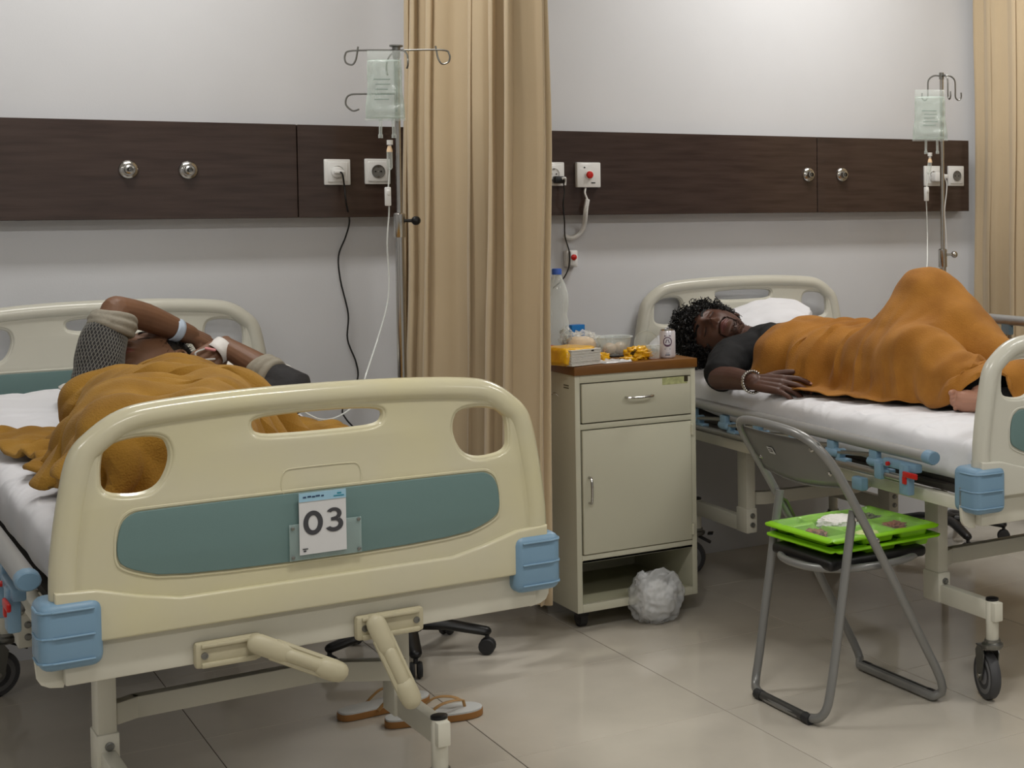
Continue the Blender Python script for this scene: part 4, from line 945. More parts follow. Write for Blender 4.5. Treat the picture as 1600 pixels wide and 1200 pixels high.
# ---------------------------------------------------------------- people
def head_bm(c, crown, face, wide=1.0, sc=1.0):
    """closed head with brow, sockets, closed lids, nose, lips, chin, ears; returns bmesh and its frame"""
    z = Vector(crown).normalized(); y = Vector(face).normalized(); y = (y-z*y.dot(z)).normalized(); x = y.cross(z)
    Mx = Matrix.Identity(4)
    for i in range(3): Mx[i][0], Mx[i][1], Mx[i][2] = x[i], y[i], z[i]
    Mx = Matrix.Translation(Vector(c)) @ Mx @ Matrix.Scale(sc, 4)
    g = lambda X, Z, cx_, cz_, sx, sz: math.exp(-((X-cx_)/sx)**2-((Z-cz_)/sz)**2)
    def f(u, v):
        th = u*2*PI; ph = (v-.5)*PI*.999; q = Vector((math.sin(th)*math.cos(ph), math.cos(th)*math.cos(ph), math.sin(ph)))
        X, Y, Z = q.x*.074*wide, q.y*.092, q.z*.118
        jaw = min(1, max(0, -Z/.118)); front = max(0, q.y)
        X *= 1-.30*jaw**1.6; 
        Y = Y*(1-.04*jaw) + (.012*jaw if q.y > 0 else .034*jaw)
        if q.y < 0 and Z < -.02: Y *= (1-.30*jaw)
        if q.y > 0: 
            Y += front**.5*( .000
              + .010*g(X, Z, 0, .034, .055, .014)            # brow
              - .017*g(abs(X), Z, .031, .012, .017, .013)    # sockets
              + .0135*g(abs(X), Z, .031, .010, .0125, .0080) # lids
              - .0040*g(abs(X), Z, .031, .0035, .015, .0016) - .003*g(abs(X), Z, .031, .0195, .014, .0018)
              + .021*g(X, Z, 0, -.006, .0085, .022) + .025*g(X, Z, 0, -.027, .0105, .0105) + .012*g(abs(X), Z, .0135, -.031, .0075, .0070) - .006*g(abs(X), Z, .006, -.038, .004, .003)
              + .006*g(abs(X), Z, .045, -.022, .020, .022)   # cheekbones
              + .012*g(X, Z, 0, -.0535, .020, .0050) + .0125*g(X, Z, 0, -.0655, .018, .0058) - .009*g(X, Z, 0, -.0595, .026, .0020)
              + .004*g(X, Z, 0, -.060, .035, .018)
              - .005*g(X, Z, 0, -.079, .022, .006) + .012*g(X, Z, 0, -.099, .024, .016))
        return Mx @ Vector((X, Y, Z))
    bm = B(); gr = grid_mesh(bm, f, 150, 120, closed_u=True); bm.faces.new([r[0] for r in gr][::-1]); bm.faces.new([r[-1] for r in gr])
    for s in (-1, 1):
        ec = Vector((s*.074*wide, -.008, -.008))
        loop = [(s*.006+s*.004*math.cos(a), -.006+.016*math.cos(a)*-1 - .004, .002+.030*math.sin(a)) for a in np.linspace(0, 2*PI, 19)[:-1]]
        sweep(bm, [Mx @ (ec+Vector(p)) for p in loop], .0042, 8, closed=True, up=Mx.to_3x3() @ Vector((1, 0, 0)))
        lump(bm, ec+Vector((0, -.006, 0)), (.007, .014, .026), 14, 10, 0, 0, 1, 1, Mx)
    return bm, Mx
def chain(bm, pts, rs, seg=18, flat=1.0, up=None, k=5):
    P_ = catmull(pts, k); n = len(pts); R_ = []
    for i in range(n-1):
        for j in range(k): t = j/k; t = t*t*(3-2*t)*.5+t*.5; R_.append(rs[i]*(1-t)+rs[i+1]*t)
    R_.append(rs[-1]); sweep(bm, P_, R_, seg, flat=flat, up=up, round_ends=True)
def hand_bm(bm, wrist, dirv, palmn, curl, side=1, spread=.10, ln=1.0, curls=None, thumb=(.75, .35)):
    """wrist point, direction wrist->knuckles, palm normal (out of the palm side), side=+1 thumb on +x of (dir x palm)"""
    d = Vector(dirv).normalized(); pn = Vector(palmn).normalized(); pn = (pn-d*pn.dot(d)).normalized(); s = d.cross(pn)*side
    nails = []
    w = Vector(wrist)
    # palm
    kn = [w+d*.088*ln+s*q for q in (.031, .011, -.010, -.029)]
    for q, r0, r1 in ((.022, .0145, .0135), (.006, .0155, .0135), (-.010, .0155, .0130), (-.024, .0140, .0120)):
        chain(bm, [w-d*.012+s*q*.5, w+d*.03+s*q*.9, w+d*.088*ln+s*q*1.25], [r0, r0+.001, r1], 12, k=3)
    lens = [(.040, .025, .020), (.045, .029, .021), (.041, .027, .020), (.032, .020, .018)]
    for i, (k0, L3) in enumerate(zip(kn, lens)):
        c_ = curls[i] if curls else curl
        fan = (1.5-i)*spread; dd = (d*math.cos(fan)+s*math.sin(fan)).normalized(); a = 0; p_ = k0; pts = [k0-dd*.012, k0]
        for j, l in enumerate(L3):
            a += c_*(.7, 1.0, .7)[j]; v = dd*math.cos(a)+pn*math.sin(a); p_ = p_+v*l*ln*1.02; pts.append(p_)
        r = (.0095, .0098, .0094, .0083)[i]
        chain(bm, pts, [r, r*1.04, r*.98, r*.92, r*.78], 12, k=4)
        nails.append((p_-v*.004-(pn*math.cos(a)-dd*math.sin(a))*r*.62, v, -(pn*math.cos(a)-dd*math.sin(a))))
    t0 = w+d*.022+s*.022+pn*.004; td = (d*thumb[0]+s*.65+pn*thumb[1]).normalized()
    t1 = t0+td*.042*ln; t2 = t1+(td*.8+d*.5).normalized()*.030*ln; t3 = t2+(td*.55+d*.7).normalized()*.024*ln
    chain(bm, [t0-td*.01, t1, t2, t3], [.0135, .0125, .0112, .0088], 12, k=4)
    return nails
def fuse(name, bm, mats, parent, voxel=.0025, smooth=2, assign=None):
    """voxel union of overlapping closed pieces -> one continuous mesh"""
    me = bpy.data.meshes.new('tmp'); bmesh.ops.recalc_face_normals(bm, faces=bm.faces); bm.to_mesh(me); bm.free()
    o = bpy.data.objects.new('tmp', me); C.objects.link(o)
    r = o.modifiers.new('r', 'REMESH'); r.mode = 'VOXEL'; r.voxel_size = voxel
    if smooth: s = o.modifiers.new('s', 'SMOOTH'); s.iterations = smooth; s.factor = .5
    dg = bpy.context.evaluated_depsgraph_get(); m2 = bpy.data.meshes.new_from_object(o.evaluated_get(dg))
    bpy.data.objects.remove(o); bpy.data.meshes.remove(me); m2.name = name; m2.materials.clear()
    for m in mats: m2.materials.append(m)
    for p in m2.polygons: p.use_smooth = True
    if assign:
        n = len(m2.polygons); co = np.empty(n*3); m2.polygons.foreach_get('center', co); co = co.reshape(-1, 3)
        idx = assign(co).astype(np.int32); m2.polygons.foreach_set('material_index', idx)
    ob = bpy.data.objects.new(name, m2); C.objects.link(ob)
    if parent: ob.parent = parent
    return ob
def to_local(co, Mx):
    R_ = np.array(Mx.to_3x3()); t_ = np.array(Mx.translation); return (co-t_) @ R_/(R_[:, 0]**2).sum()
def sampler(bm, Mx):
    inv = Mx.inverted(); A = np.array([tuple(inv @ v.co) for v in bm.verts]); A = A[A[:, 1] > .0]
    return lambda X, Z: float(A[np.argmin((A[:, 0]-X)**2+(A[:, 2]-Z)**2), 1])
def eyebrows(Mx, parent, n=120, seed=1, m=m_hair, thick=1.0, sf=None):
    rnd = random.Random(seed); bm = B()
    for s in (-1, 1):
        for i in range(n):
            u = rnd.random(); X = s*(.014+.034*u); Z = .0285+.006*math.sin(u*2.4)+rnd.uniform(-.0028, .0028)*thick*(1.2-u)
            a = Vector((X, sf(X, Z)+.0002, Z)); b2 = a+Vector((s*.006, .0004, .0016)); sweep(bm, [Mx @ a, Mx @ b2], [.0008, .0003], 3)
    o = obj('eyebrows', bm, m, parent); o['kind'] = 'stuff'; return o
def lashes(Mx, parent, sf):
    bm = B()
    for s in (-1, 1):
        pts = []
        for a in np.linspace(0, PI, 9):
            X = s*.031+.0145*math.cos(a); Z = .0055-.0035*math.sin(a); pts.append(Mx @ Vector((X, sf(X, Z)+.0010, Z)))
        sweep(bm, pts, .0011, 5)
    return obj('eyelashes', bm, m_hair, parent)
# capsule lists for the cloth: (a, b, ra, rb)
# ---- man in the right bed
head_c = on_y(1123, 522, 4.74)
HR, MR = head_bm(head_c, (-.50, .84, .10), (-.74, -.40, .50), wide=1.08, sc=1.09)
bm = HR; sfR = sampler(HR, MR)
neck0 = Vector((2.775, 4.60, .875)); shN = Vector((2.665, 4.575, .835)); shF = Vector((3.035, 4.58, .845))
chain(bm, [head_c+MR.to_3x3() @ Vector((0, -.012, -.045)), neck0, Vector((2.83, 4.52, .86))], [.054, .056, .075], 20)
spine = [Vector((2.85, 4.55, .832)), Vector((2.89, 4.38, .838)), Vector((2.93, 4.20, .832)), Vector((2.96, 4.05, .830))]
chain(bm, spine, [.145, .175, .160, .165], 28, flat=.58)
chain(bm, [shN, (shN+shF)/2+Vector((0, 0, .01)), shF], [.062, .085, .062], 18)
elN = on_y(1124, 591, 4.47); wrN = on_y(1178, 597, 4.225)
chain(bm, [shN, (shN*.5+elN*.5)+Vector((-.012, 0, .004)), elN], [.056, .050, .040], 18)
chain(bm, [elN, elN*.6+wrN*.4+Vector((0, 0, .004)), wrN], [.041, .039, .027], 18)
nR = hand_bm(bm, wrN, on_y(1222, 601, 4.145)-wrN, (.42, .50, -.76), .36, side=1, spread=.16, ln=1.08, thumb=(.8, .1), curls=[.34, .38, .42, .46])
# far arm under the blanket
elF = Vector((3.17, 4.36, .81)); wrF = Vector((3.10, 4.14, .87)); chain(bm, [shF, elF], [.054, .042], 16); chain(bm, [elF, wrF], [.042, .028], 16)
hipN, hipF = Vector((2.87, 4.06, .83)), Vector((3.04, 4.10, .83))
kneeN, ankN = Vector((2.83, 3.72, .90)), Vector((2.86, 3.46, .80))
kneeF = Vector((2.985, 3.87, 1.052)); ankF = Vector((3.06, 3.50, .80))
chain(bm, [hipN, kneeN], [.088, .06], 18); chain(bm, [kneeN, kneeN*.6+ankN*.4, ankN], [.058, .056, .036], 18)
chain(bm, [hipF, kneeF], [.088, .060], 18); chain(bm, [kneeF, kneeF*.6+ankF*.4, ankF], [.058, .056, .036], 18)
toeN = on_y(1496, 624, 3.44); heelN = on_y(1543, 628, 3.38)
chain(bm, [heelN+Vector((0, .02, 0)), (toeN+heelN)/2+Vector((0, .03, -.004)), toeN+Vector((.02, .03, 0))], [.030, .034, .028], 16)
chain(bm, [ankN, heelN+Vector((0, .03, .01))], [.034, .030], 14)
for k in range(5):
    t0 = toeN+Vector((.012, .025, .018-.012*k)); chain(bm, [t0, t0+Vector((-.026+.004*k, -.012, .001))], [.0105-.0008*k, .0085-.0006*k], 10, k=2)
chain(bm, [ankF, ankF+Vector((0, -.12, -.02))], [.035, .025], 14)
def assignR(co):
    L_2 = to_local(co, MR); lips = (np.abs(L_2[:, 0]) < .024*(1-((L_2[:, 2]+.0595)/.0115)**2).clip(0)**.8) & (np.abs(L_2[:, 2]+.0595) < .0108) & (L_2[:, 1] > .07)
    r = np.zeros(len(co)); r[lips] = 1
    hm = np.array(heelN); r[(co[:, 1] < 3.50) & (co[:, 0] < 2.90) & (co[:, 2] < .87)] = 2
    return r
PR = thing('person', 'person with curly hair in a black t-shirt lying asleep on the right bed', 'person', (2.85, 4.4, .76))
I_ = Matrix.Translation(-Vector(PR.location))
def shift(o): o.location = -Vector(PR.location); return o
bodyR = shift(fuse('body', bm, [m_skin2, m_lip2, m_foot], PR, .0024, 2, assignR))
b_ = shift(eyebrows(MR, PR, 190, 2, thick=1.3, sf=sfR)); shift(lashes(MR, PR, sfR))
bm = B()
for p_, v, n_ in nR:
    sweep(bm, [p_-v*.004, p_+v*.0035], .0048, 8, flat=.35, up=n_, round_ends=True)
shift(obj('fingernails', bm, m_nail, PR))
# curly hair: a lumpy mass with many small curls standing out of it
rnd = random.Random(5); bm = B()
lump(bm, (0, -.026, .044), (.092, .102, .116), 90, 60, .09, 3, 22, .95, MR)
iR = MR.inverted()
def hairline(q): return .060-.22*abs(q.x)
for v in bm.verts:
    q = iR @ v.co
    if q.z < hairline(q): q.y = min(q.y, .050-max(0, hairline(q)-q.z)*.35)
    if q.z < -.06: q.z = -.06
    v.co = MR @ q
for i in range(3000):
    th = rnd.uniform(0, 2*PI); z_ = rnd.uniform(-.55, 1); c_ = math.sqrt(1-min(1, z_*z_)); q = Vector((math.sin(th)*c_, math.cos(th)*c_, z_))
    root = Vector((q.x*.088, q.y*.099-.025, q.z*.114+.042))
    if root.z < hairline(root)-.004 and root.y > .042: continue
    nrm = q; t_ = nrm.cross(Vector((rnd.uniform(-1, 1), rnd.uniform(-1, 1), rnd.uniform(-1, 1)))).normalized(); s_ = nrm.cross(t_)
    front = root.y > .045
    R1 = rnd.uniform(.005, .010); lift = rnd.uniform(.002, .036)*(1.0 if q.z > -.1 else .5)*(.45 if front else 1); turns = rnd.uniform(1.2, 2.2)
    drop = Vector((0, 0, -.016*rnd.random())) if front else Vector((0, 0, 0))
    pts = [MR @ (root+drop*(k/14)+nrm*(lift*k/14+R1*(1-math.cos(turns*2*PI*k/14))*.7)+t_*R1*math.sin(turns*2*PI*k/14)+s_*R1*.5*k/14) for k in range(15)]
    sweep(bm, pts, rnd.uniform(.0010, .0018), 4)
shift(obj('curly_hair', bm, m_hair, PR))
bm = B()
for i in range(1500):
    a = rnd.uniform(-1, 1)
    if rnd.random() < .3: X = .030*a; Z = -.0455+rnd.uniform(-.0035, .0035)-.16*max(0, abs(X)-.012)
    elif rnd.random() < .25: X = math.copysign(.030+.004*rnd.random(), a); Z = -.050-.03*rnd.random()
    else: X = .040*a; Z = -.080-rnd.uniform(0, .034)+.22*abs(X)
    Y = sfR(X, Z); p_ = Vector((X, Y-.0008, Z)); sweep(bm, [MR @ p_, MR @ (p_+Vector((X*.05, .0022, -.0035)))], [.0006, .0003], 3)
shift(obj('beard', bm, m_hair, PR))
# t-shirt
bm = B()
chain(bm, [Vector((2.83, 4.615, .848)), Vector((2.86, 4.54, .842)), Vector((2.89, 4.38, .842)), Vector((2.93, 4.18, .836))], [.105, .160, .182, .170], 30, flat=.59)
chain(bm, [shN+Vector((.02, .0, 0)), (shN+shF)/2+Vector((.02, 0, .012)), shF], [.078, .098, .078], 20)
chain(bm, [shN+Vector((.02, .01, 0)), shN*.62+elN*.38+Vector((-.004, 0, .002)), shN*.22+elN*.78+Vector((0, 0, .004))], [.072, .069, .062], 20)
chain(bm, [neck0+Vector((-.008, .018, -.004)), neck0+Vector((.03, -.04, -.01))], [.066, .09], 20)
o = shift(fuse('t_shirt', bm, [m_tee], PR, .005, 3))
displace(o, lambda c: noise.noise(c*9+Vector((3, 1, 2)))*.008+noise.noise(Vector((c.x*20, c.y*34, c.z*20)))*.005)
# trousers leg seen beside the foot
bm = B(); chain(bm, [hipN, kneeN, kneeN*.45+ankN*.55, ankN+Vector((.0, .01, .0))], [.094, .066, .060, .052], 20); chain(bm, [hipF, kneeF], [.094, .064], 20); chain(bm, [kneeF, ankF], [.062, .048], 20)
chain(bm, [spine[2], spine[3]], [.175, .185], 24, flat=.62)
chain(bm, [Vector((2.78, 3.50, .782)), Vector((2.92, 3.40, .785)), Vector((3.05, 3.36, .785))], [.022, .034, .034], 16)
shift(fuse('trousers', bm, [m_tee], PR, .007, 2))
# bracelet: twisted silver beads
bm = B(); ax = (wrN-elN).normalized(); u = ax.cross(Vector((0, 0, 1))).normalized(); w = ax.cross(u); cc = wrN-ax*.012
for k in range(26):
    a = 2*PI*k/26; p_ = cc+(u*math.cos(a)+w*math.sin(a))*.0355+ax*.006*math.sin(a); tn = (-u*math.sin(a)+w*math.cos(a))
    sweep(bm, [p_-tn*.003-ax*.004, p_+tn*.003+ax*.004], .0048, 8, round_ends=True)
br_ = shift(obj('bracelet', bm, m_steel, PR)); br_['label'] = 'twisted silver bracelet'
ex = lambda sp, tl=0: [(a+Vector((s*.088, 0, -.004-tl*(s > 0))), b+Vector((s*.080, 0, -.004-tl*(s > 0))), .112, .108) for a, b in zip(sp[:-1], sp[1:]) for s in (-1, 1)]
capsR = [(a, b, .100, .096) for a, b, _, _ in ex(spine)]+[(spine[0], spine[1], .112, .112), (spine[1], spine[2], .112, .105), (spine[2], spine[3], .105, .105), (shN, shF, .070, .070), (hipN, kneeN, .095, .07), (kneeN, ankN, .07, .05), (hipF, kneeF, .095, .078), (kneeF, ankF, .078, .055), (ankF, ankF+Vector((0, -.14, -.02)), .05, .045),
         (Vector((2.88, 3.46, .80)), Vector((2.98, 3.42, .80)), .060, .062), (shF, elF, .065, .055), (elF, wrF, .055, .04), (Vector((2.77, 4.38, .83)), Vector((3.02, 4.38, .83)), .09, .09), (Vector((2.80, 4.2, .83)), Vector((3.05, 4.2, .83)), .09, .09)]
# ---- man in the left bed
headL = on_y(242, 571, 4.58)
HL, ML = head_bm(headL, (.44, .81, .38), (-.58, .10, .80))
bm = HL; sfL = sampler(HL, ML)
shR_, shL_ = Vector((.605, 4.40, .865)), Vector((.955, 4.36, .805))
chain(bm, [headL+ML.to_3x3() @ Vector((0, -.012, -.045)), Vector((.80, 4.46, .868)), Vector((.79, 4.37, .835))], [.050, .054, .070], 20)
spL = [Vector((.765, 4.33, .816)), Vector((.76, 4.20, .822)), Vector((.745, 4.04, .824)), Vector((.725, 3.90, .825))]
chain(bm, spL, [.13, .160, .155, .165], 28, flat=.56)
chain(bm, [shR_, (shR_+shL_)/2, shL_], [.06, .08, .06], 18)
elR_ = on_y(182, 485, 4.49); wrR_ = on_y(296, 523, 4.60)
chain(bm, [shR_, (shR_+elR_)/2+Vector((-.008, 0, 0)), elR_], [.056, .048, .040], 18)
chain(bm, [elR_, elR_*.62+wrR_*.38+Vector((0, 0, .008)), wrR_], [.040, .039, .027], 18)
hand_bm(bm, wrR_, on_y(345, 545, 4.66)-wrR_, (-.2, .5, -.8), .55, side=-1, spread=.05)
elL_ = on_y(458, 612, 4.30); wrL_ = on_y(352, 541, 4.47)
chain(bm, [shL_, (shL_+elL_)/2, elL_], [.056, .050, .042], 18)
chain(bm, [elL_, elL_*.6+wrL_*.4+Vector((.004, 0, .003)), wrL_], [.042, .040, .027], 18)
nL = hand_bm(bm, wrL_, on_y(300, 580, 4.43)-wrL_, (-.3, .9, -.3), .38, side=1, spread=.08, thumb=(.8, .2))
ft = [Vector((.495, 3.34, .80)), Vector((.645, 3.33, .80))]
hp = [Vector((.65, 3.94, .84)), Vector((.82, 3.94, .84))]; kn = [Vector((.56, 3.66, .875)), Vector((.74, 3.64, .865))]
for h, k_, f_ in zip(hp, kn, ft):
    chain(bm, [h, k_], [.088, .06], 18); chain(bm, [k_, k_*.6+f_*.4, f_], [.058, .054, .036], 18)
    chain(bm, [f_, f_+Vector((0, -.03, .06)), f_+Vector((0, -.05, .125))], [.034, .036, .024], 14)
def assignL(co):
    L_2 = to_local(co, ML); lips = (np.abs(L_2[:, 0]) < .024*(1-((L_2[:, 2]+.0595)/.011)**2).clip(0)**.5) & (np.abs(L_2[:, 2]+.0595) < .0105) & (L_2[:, 1] > .07)
    r = np.zeros(len(co)); r[lips] = 1; return r
PL = thing('person', 'person in a charcoal top lying on the left bed, one forearm over the brow', 'person', (.8, 4.3, .76))
def shift(o): o.location = -Vector(PL.location); return o
shift(fuse('body', bm, [m_skin1, m_lip1], PL, .0024, 2, assignL))
shift(eyebrows(ML, PL, 110, 4, sf=sfL)); shift(lashes(ML, PL, sfL))
bm = B(); lump(bm, (0, -.018, .024), (.079, .094, .100), 60, 40, .02, 3, 8, 1.0, ML)
for v in list(bm.verts):
    q = ML.inverted() @ v.co
    if q.y > .045 and q.z < .078: q.y = .045
    if q.z < -.045: q.z = -.045
    v.co = ML @ q
rnd = random.Random(8)
for i in range(900):
    th = rnd.uniform(0, 2*PI); z_ = rnd.uniform(-.5, 1); c_ = math.sqrt(1-z_*z_); q = Vector((math.sin(th)*c_, math.cos(th)*c_, z_)); root = Vector((q.x*.078, q.y*.093-.018, q.z*.100+.024))
    if root.y > .045 and root.z < .08: continue
    e = root+q*.010+Vector((rnd.uniform(-1, 1), rnd.uniform(-1, 1), rnd.uniform(-1, 1)))*.006; sweep(bm, [ML @ root, ML @ e], [.0010, .0004], 3)
shift(obj('short_hair', bm, m_hair, PL))
bm = B()
for i in range(200):
    X = .024*rnd.uniform(-1, 1); Z = -.098-rnd.uniform(-.004, .012); Y = .108-6*X*X
    sweep(bm, [ML @ Vector((X, Y, Z)), ML @ Vector((X*1.05, Y+.002, Z-.004))], [.0006, .0003], 3)
shift(obj('chin_stubble', bm, m_hair, PL))
# dark top: torso, two sleeves
bm = B()
chain(bm, [Vector((.785, 4.43, .860)), spL[0]+Vector((0, 0, .002)), spL[1], spL[2]], [.080, .145, .165, .160], 30, flat=.58)
chain(bm, [shR_, (shR_+shL_)/2+Vector((0, 0, -.004)), shL_], [.066, .080, .066], 20)
chain(bm, [shR_+Vector((0, 0, -.02)), (shR_+elR_)/2+Vector((-.012, 0, 0)), shR_*.20+elR_*.80+Vector((-.006, 0, 0))], [.062, .058, .052], 22)
chain(bm, [shL_, (shL_+elL_)/2, elL_, elL_*.72+wrL_*.28], [.070, .064, .058, .050], 22)
top_o = o = shift(fuse('charcoal_top', bm, [m_grey], PL, .0045, 2))
displace(o, lambda c: noise.noise(c*10)*.006+noise.noise(c*30)*.003)
# open knit pattern of the raised sleeve: raised netting
bm = B(); a0 = shR_+Vector((0, 0, -.03)); a1 = shR_*.22+elR_*.78; ax = (a1-a0).normalized(); u = ax.cross(Vector((0, 1, 0))).normalized(); w = ax.cross(u)
from mathutils.bvhtree import BVHTree
bv = BVHTree.FromPolygons([v.co.copy() for v in top_o.data.vertices], [tuple(p.vertices) for p in top_o.data.polygons])
def slv(a, t):
    cen = a0.lerp(a1, t); d_ = u*math.cos(a)+w*math.sin(a); h = bv.ray_cast(cen+d_*.16, -d_, .16)
    return (h[0] if h[0] is not None else cen+d_*.07)+d_*.0008
for s in (-1, 1):
    for k in range(46):
        pts = [slv(2*PI*k/46+s*t*1.5, t) for t in np.linspace(0, 1, 22)]; sweep(bm, pts, .0010, 4)
o = shift(obj('sleeve_netting', bm, mat('knit_thread', rgb(120, 118, 112), .8), PL)); o['kind'] = 'stuff'
# rolled cuffs
def cuff(a, b2, r, nm='rolled_cuff', m=m_cuff, rolls=3, L2=.045):
    bm = B(); ax = (b2-a).normalized(); u = ax.cross(Vector((.3, .2, 1))).normalized(); w = ax.cross(u)
    for j in range(rolls):
        cc = a+ax*L2*(j/(max(1, rolls-1))-.5); rr = r*(1+.04*math.sin(j*2.3))
        sweep(bm, [cc+(u*math.cos(t)+w*math.sin(t))*(rr+.003*noise.noise(Vector((math.cos(t)*2, math.sin(t)*2, j*3.1))))+ax*.005*math.sin(t*2+j) for t in np.linspace(0, 2*PI, 33)[:-1]], .011, 10, closed=True, up=ax)
    bm2 = bm; return shift(fuse(nm, bm2, [m], PL, .004, 1))
cuff(shR_*.15+elR_*.85+Vector((-.003, 0, -.004)), elR_+(elR_-shR_)*.05, .0520, L2=.034)
cuff(elL_*.60+wrL_*.40, wrL_, .043, L2=.040)
# wrist bands and tape
def band(cc, ax, r, wd, m, nm, lab=None):
    bm = B(); ax = ax.normalized(); u = ax.cross(Vector((.1, .3, 1))).normalized(); w = ax.cross(u)
    def f(a, v): a *= 2*PI; return cc+(u*math.cos(a)+w*math.sin(a))*r+ax*(v-.5)*wd
    grid_mesh(bm, f, 36, 4, closed_u=True); o = obj(nm, bm, m, PL); md = o.modifiers.new('s', 'SOLIDIFY'); md.thickness = .0015
    if lab: o['label'] = lab
    return shift(o)
band(elR_*.22+wrR_*.78, wrR_-elR_, .0345, .026, mat('pale_blue_band', rgb(190, 205, 222), .4), 'patient_wristband', 'pale blue patient wristband')
hd = (on_y(300, 580, 4.43)-wrL_).normalized()
band(wrL_+hd*.022, hd, .034, .040, m_tape, 'dressing_tape', 'white dressing tape')
bm = B(); c_ = wrL_+hd*.035+Vector((-.01, -.032, .012)); sweep(bm, [c_, c_+Vector((-.022, 0, .006))], .0042, 8, round_ends=True); shift(obj('cannula', bm, mat('pink_plastic', rgb(222, 150, 150), .4), PL))
bm = B(); sweep(bm, catmull([c_+Vector((-.022, 0, .006)), c_+Vector((-.05, -.004, -.004)), c_+Vector((-.04, -.006, -.022)), c_+Vector((.0, -.008, -.024))], 6), .0022, 6); shift(obj('cannula_tube', bm, m_tube, PL))
capsL = [(a, b, .096, .096) for a, b, _, _ in ex(spL, .03)]+[(spL[0], spL[1], .098, .104), (spL[1], spL[2], .125, .11), (spL[2], spL[3], .11, .115), (shR_-Vector((0, .02, .012)), shL_-Vector((0, .02, .012)), .052, .052), (Vector((.67, 4.24, .82)), Vector((.86, 4.24, .795)), .095, .085), (Vector((.65, 4.08, .83)), Vector((.84, 4.08, .81)), .10, .09)]
for h, k_, f_ in zip(hp, kn, ft): capsL += [(h, k_, .095, .07), (k_, f_, .068, .05), (f_, f_+Vector((0, -.045, .12)), .038, .032)]
# ---------------------------------------------------------------- draped blankets, settled on the bodies below them
def drape(nx, ny, P0, rest, caps, zfun, steps=150, iters=9, seed=0, thick=.021, ymin=0, pins=None):
    rs = np.random.RandomState(seed); P = P0.copy(); P[..., 2] += rs.rand(nx, ny)*.004
    Q = P.copy(); ru, rv = rest
    A = np.array([[*a, *b, ra, rb] for a, b, ra, rb in caps])
    def solve(i0, i1, j0, j1, di, dj, L, k, st):
        a = P[i0:nx-di:st, j0:ny-dj:1] if st == 2 and dj == 0 else P[i0:nx-di, j0:ny-dj]
        return
    def con(sa, sb, L, k):
        d = P[sb]-P[sa]; l = np.sqrt((d**2).sum(-1))+1e-9; c = (k*.5*(l-L)/l)[..., None]*d; P[sa] += c; P[sb] -= c
    S = slice
    cons = []
    for o_ in (0, 1):
        cons.append(((S(o_, nx-1, 2), S(None)), (S(o_+1, nx, 2), S(None)), ru, 1.0)); cons.append(((S(None), S(o_, ny-1, 2)), (S(None), S(o_+1, ny, 2)), rv, 1.0))
        for p_ in (0, 1):
            dg = math.hypot(ru, rv)
            cons.append(((S(o_, nx-1, 2), S(p_, ny-1, 2)), (S(o_+1, nx, 2), S(p_+1, ny, 2)), dg, .35)); cons.append(((S(o_+1, nx, 2), S(p_, ny-1, 2)), (S(o_, nx-1, 2), S(p_+1, ny, 2)), dg, .35))
    bend = []
    for o_ in range(4):
        bend.append(((S(o_, nx-4, 4), S(None)), (S(o_+4, nx, 4), S(None)), ru*4, .06)); bend.append(((S(None), S(o_, ny-4, 4)), (S(None), S(o_+4, ny, 4)), rv*4, .06))
    # make slices the same length
    def fix(c):
        a, b2, L, k = c; P_a, P_b = P[a], P[b2]; m0, m1 = min(P_a.shape[0], P_b.shape[0]), min(P_a.shape[1], P_b.shape[1])
        def cut(s, ax, m):
            r_ = range(*s.indices((nx, ny)[ax])); return S(r_[0], r_[0]+(m-1)*(s.step or 1)+1, s.step or 1)
        return ((cut(a[0], 0, m0), cut(a[1], 1, m1)), (cut(b2[0], 0, m0), cut(b2[1], 1, m1)), L, k)
    cons = [fix(c) for c in cons]; bend = [fix(c) for c in bend]
    for s in range(steps):
        V = (P-Q)*.965; Q = P.copy(); P += np.clip(V, -.02, .02); P[..., 2] -= 9.8*(1/60)**2*.7
        for it in range(iters):
            for c in cons: con(*c)
            if it % 3 == 0:
                for c in bend: con(*c)
            hit = np.zeros((nx, ny), bool)
            if it % 2 == 0 or it == iters-1:
                for r in A:
                    a, b2 = r[:3], r[3:6]; ab = b2-a; t = np.clip(((P-a)@ab)/(ab@ab+1e-12), 0, 1)
                    cpt = a+t[..., None]*ab; rad = r[6]+(r[7]-r[6])*t+thick; d = P-cpt; l = np.sqrt((d**2).sum(-1))+1e-9; m_ = l < rad
                    if m_.any(): P[m_] = (cpt+d*(rad/l)[..., None])[m_]; hit |= m_
                zf = zfun(P[..., 0], P[..., 1])+thick*.4; m_ = P[..., 2] < zf; P[..., 2] = np.where(m_, zf, P[..., 2]); hit |= m_
                P[hit] = P[hit]*.45+np.stack([Q[..., 0], Q[..., 1], P[..., 2]], -1)[hit]*.55
            P[..., 1] = np.maximum(P[..., 1], ymin)
    return P
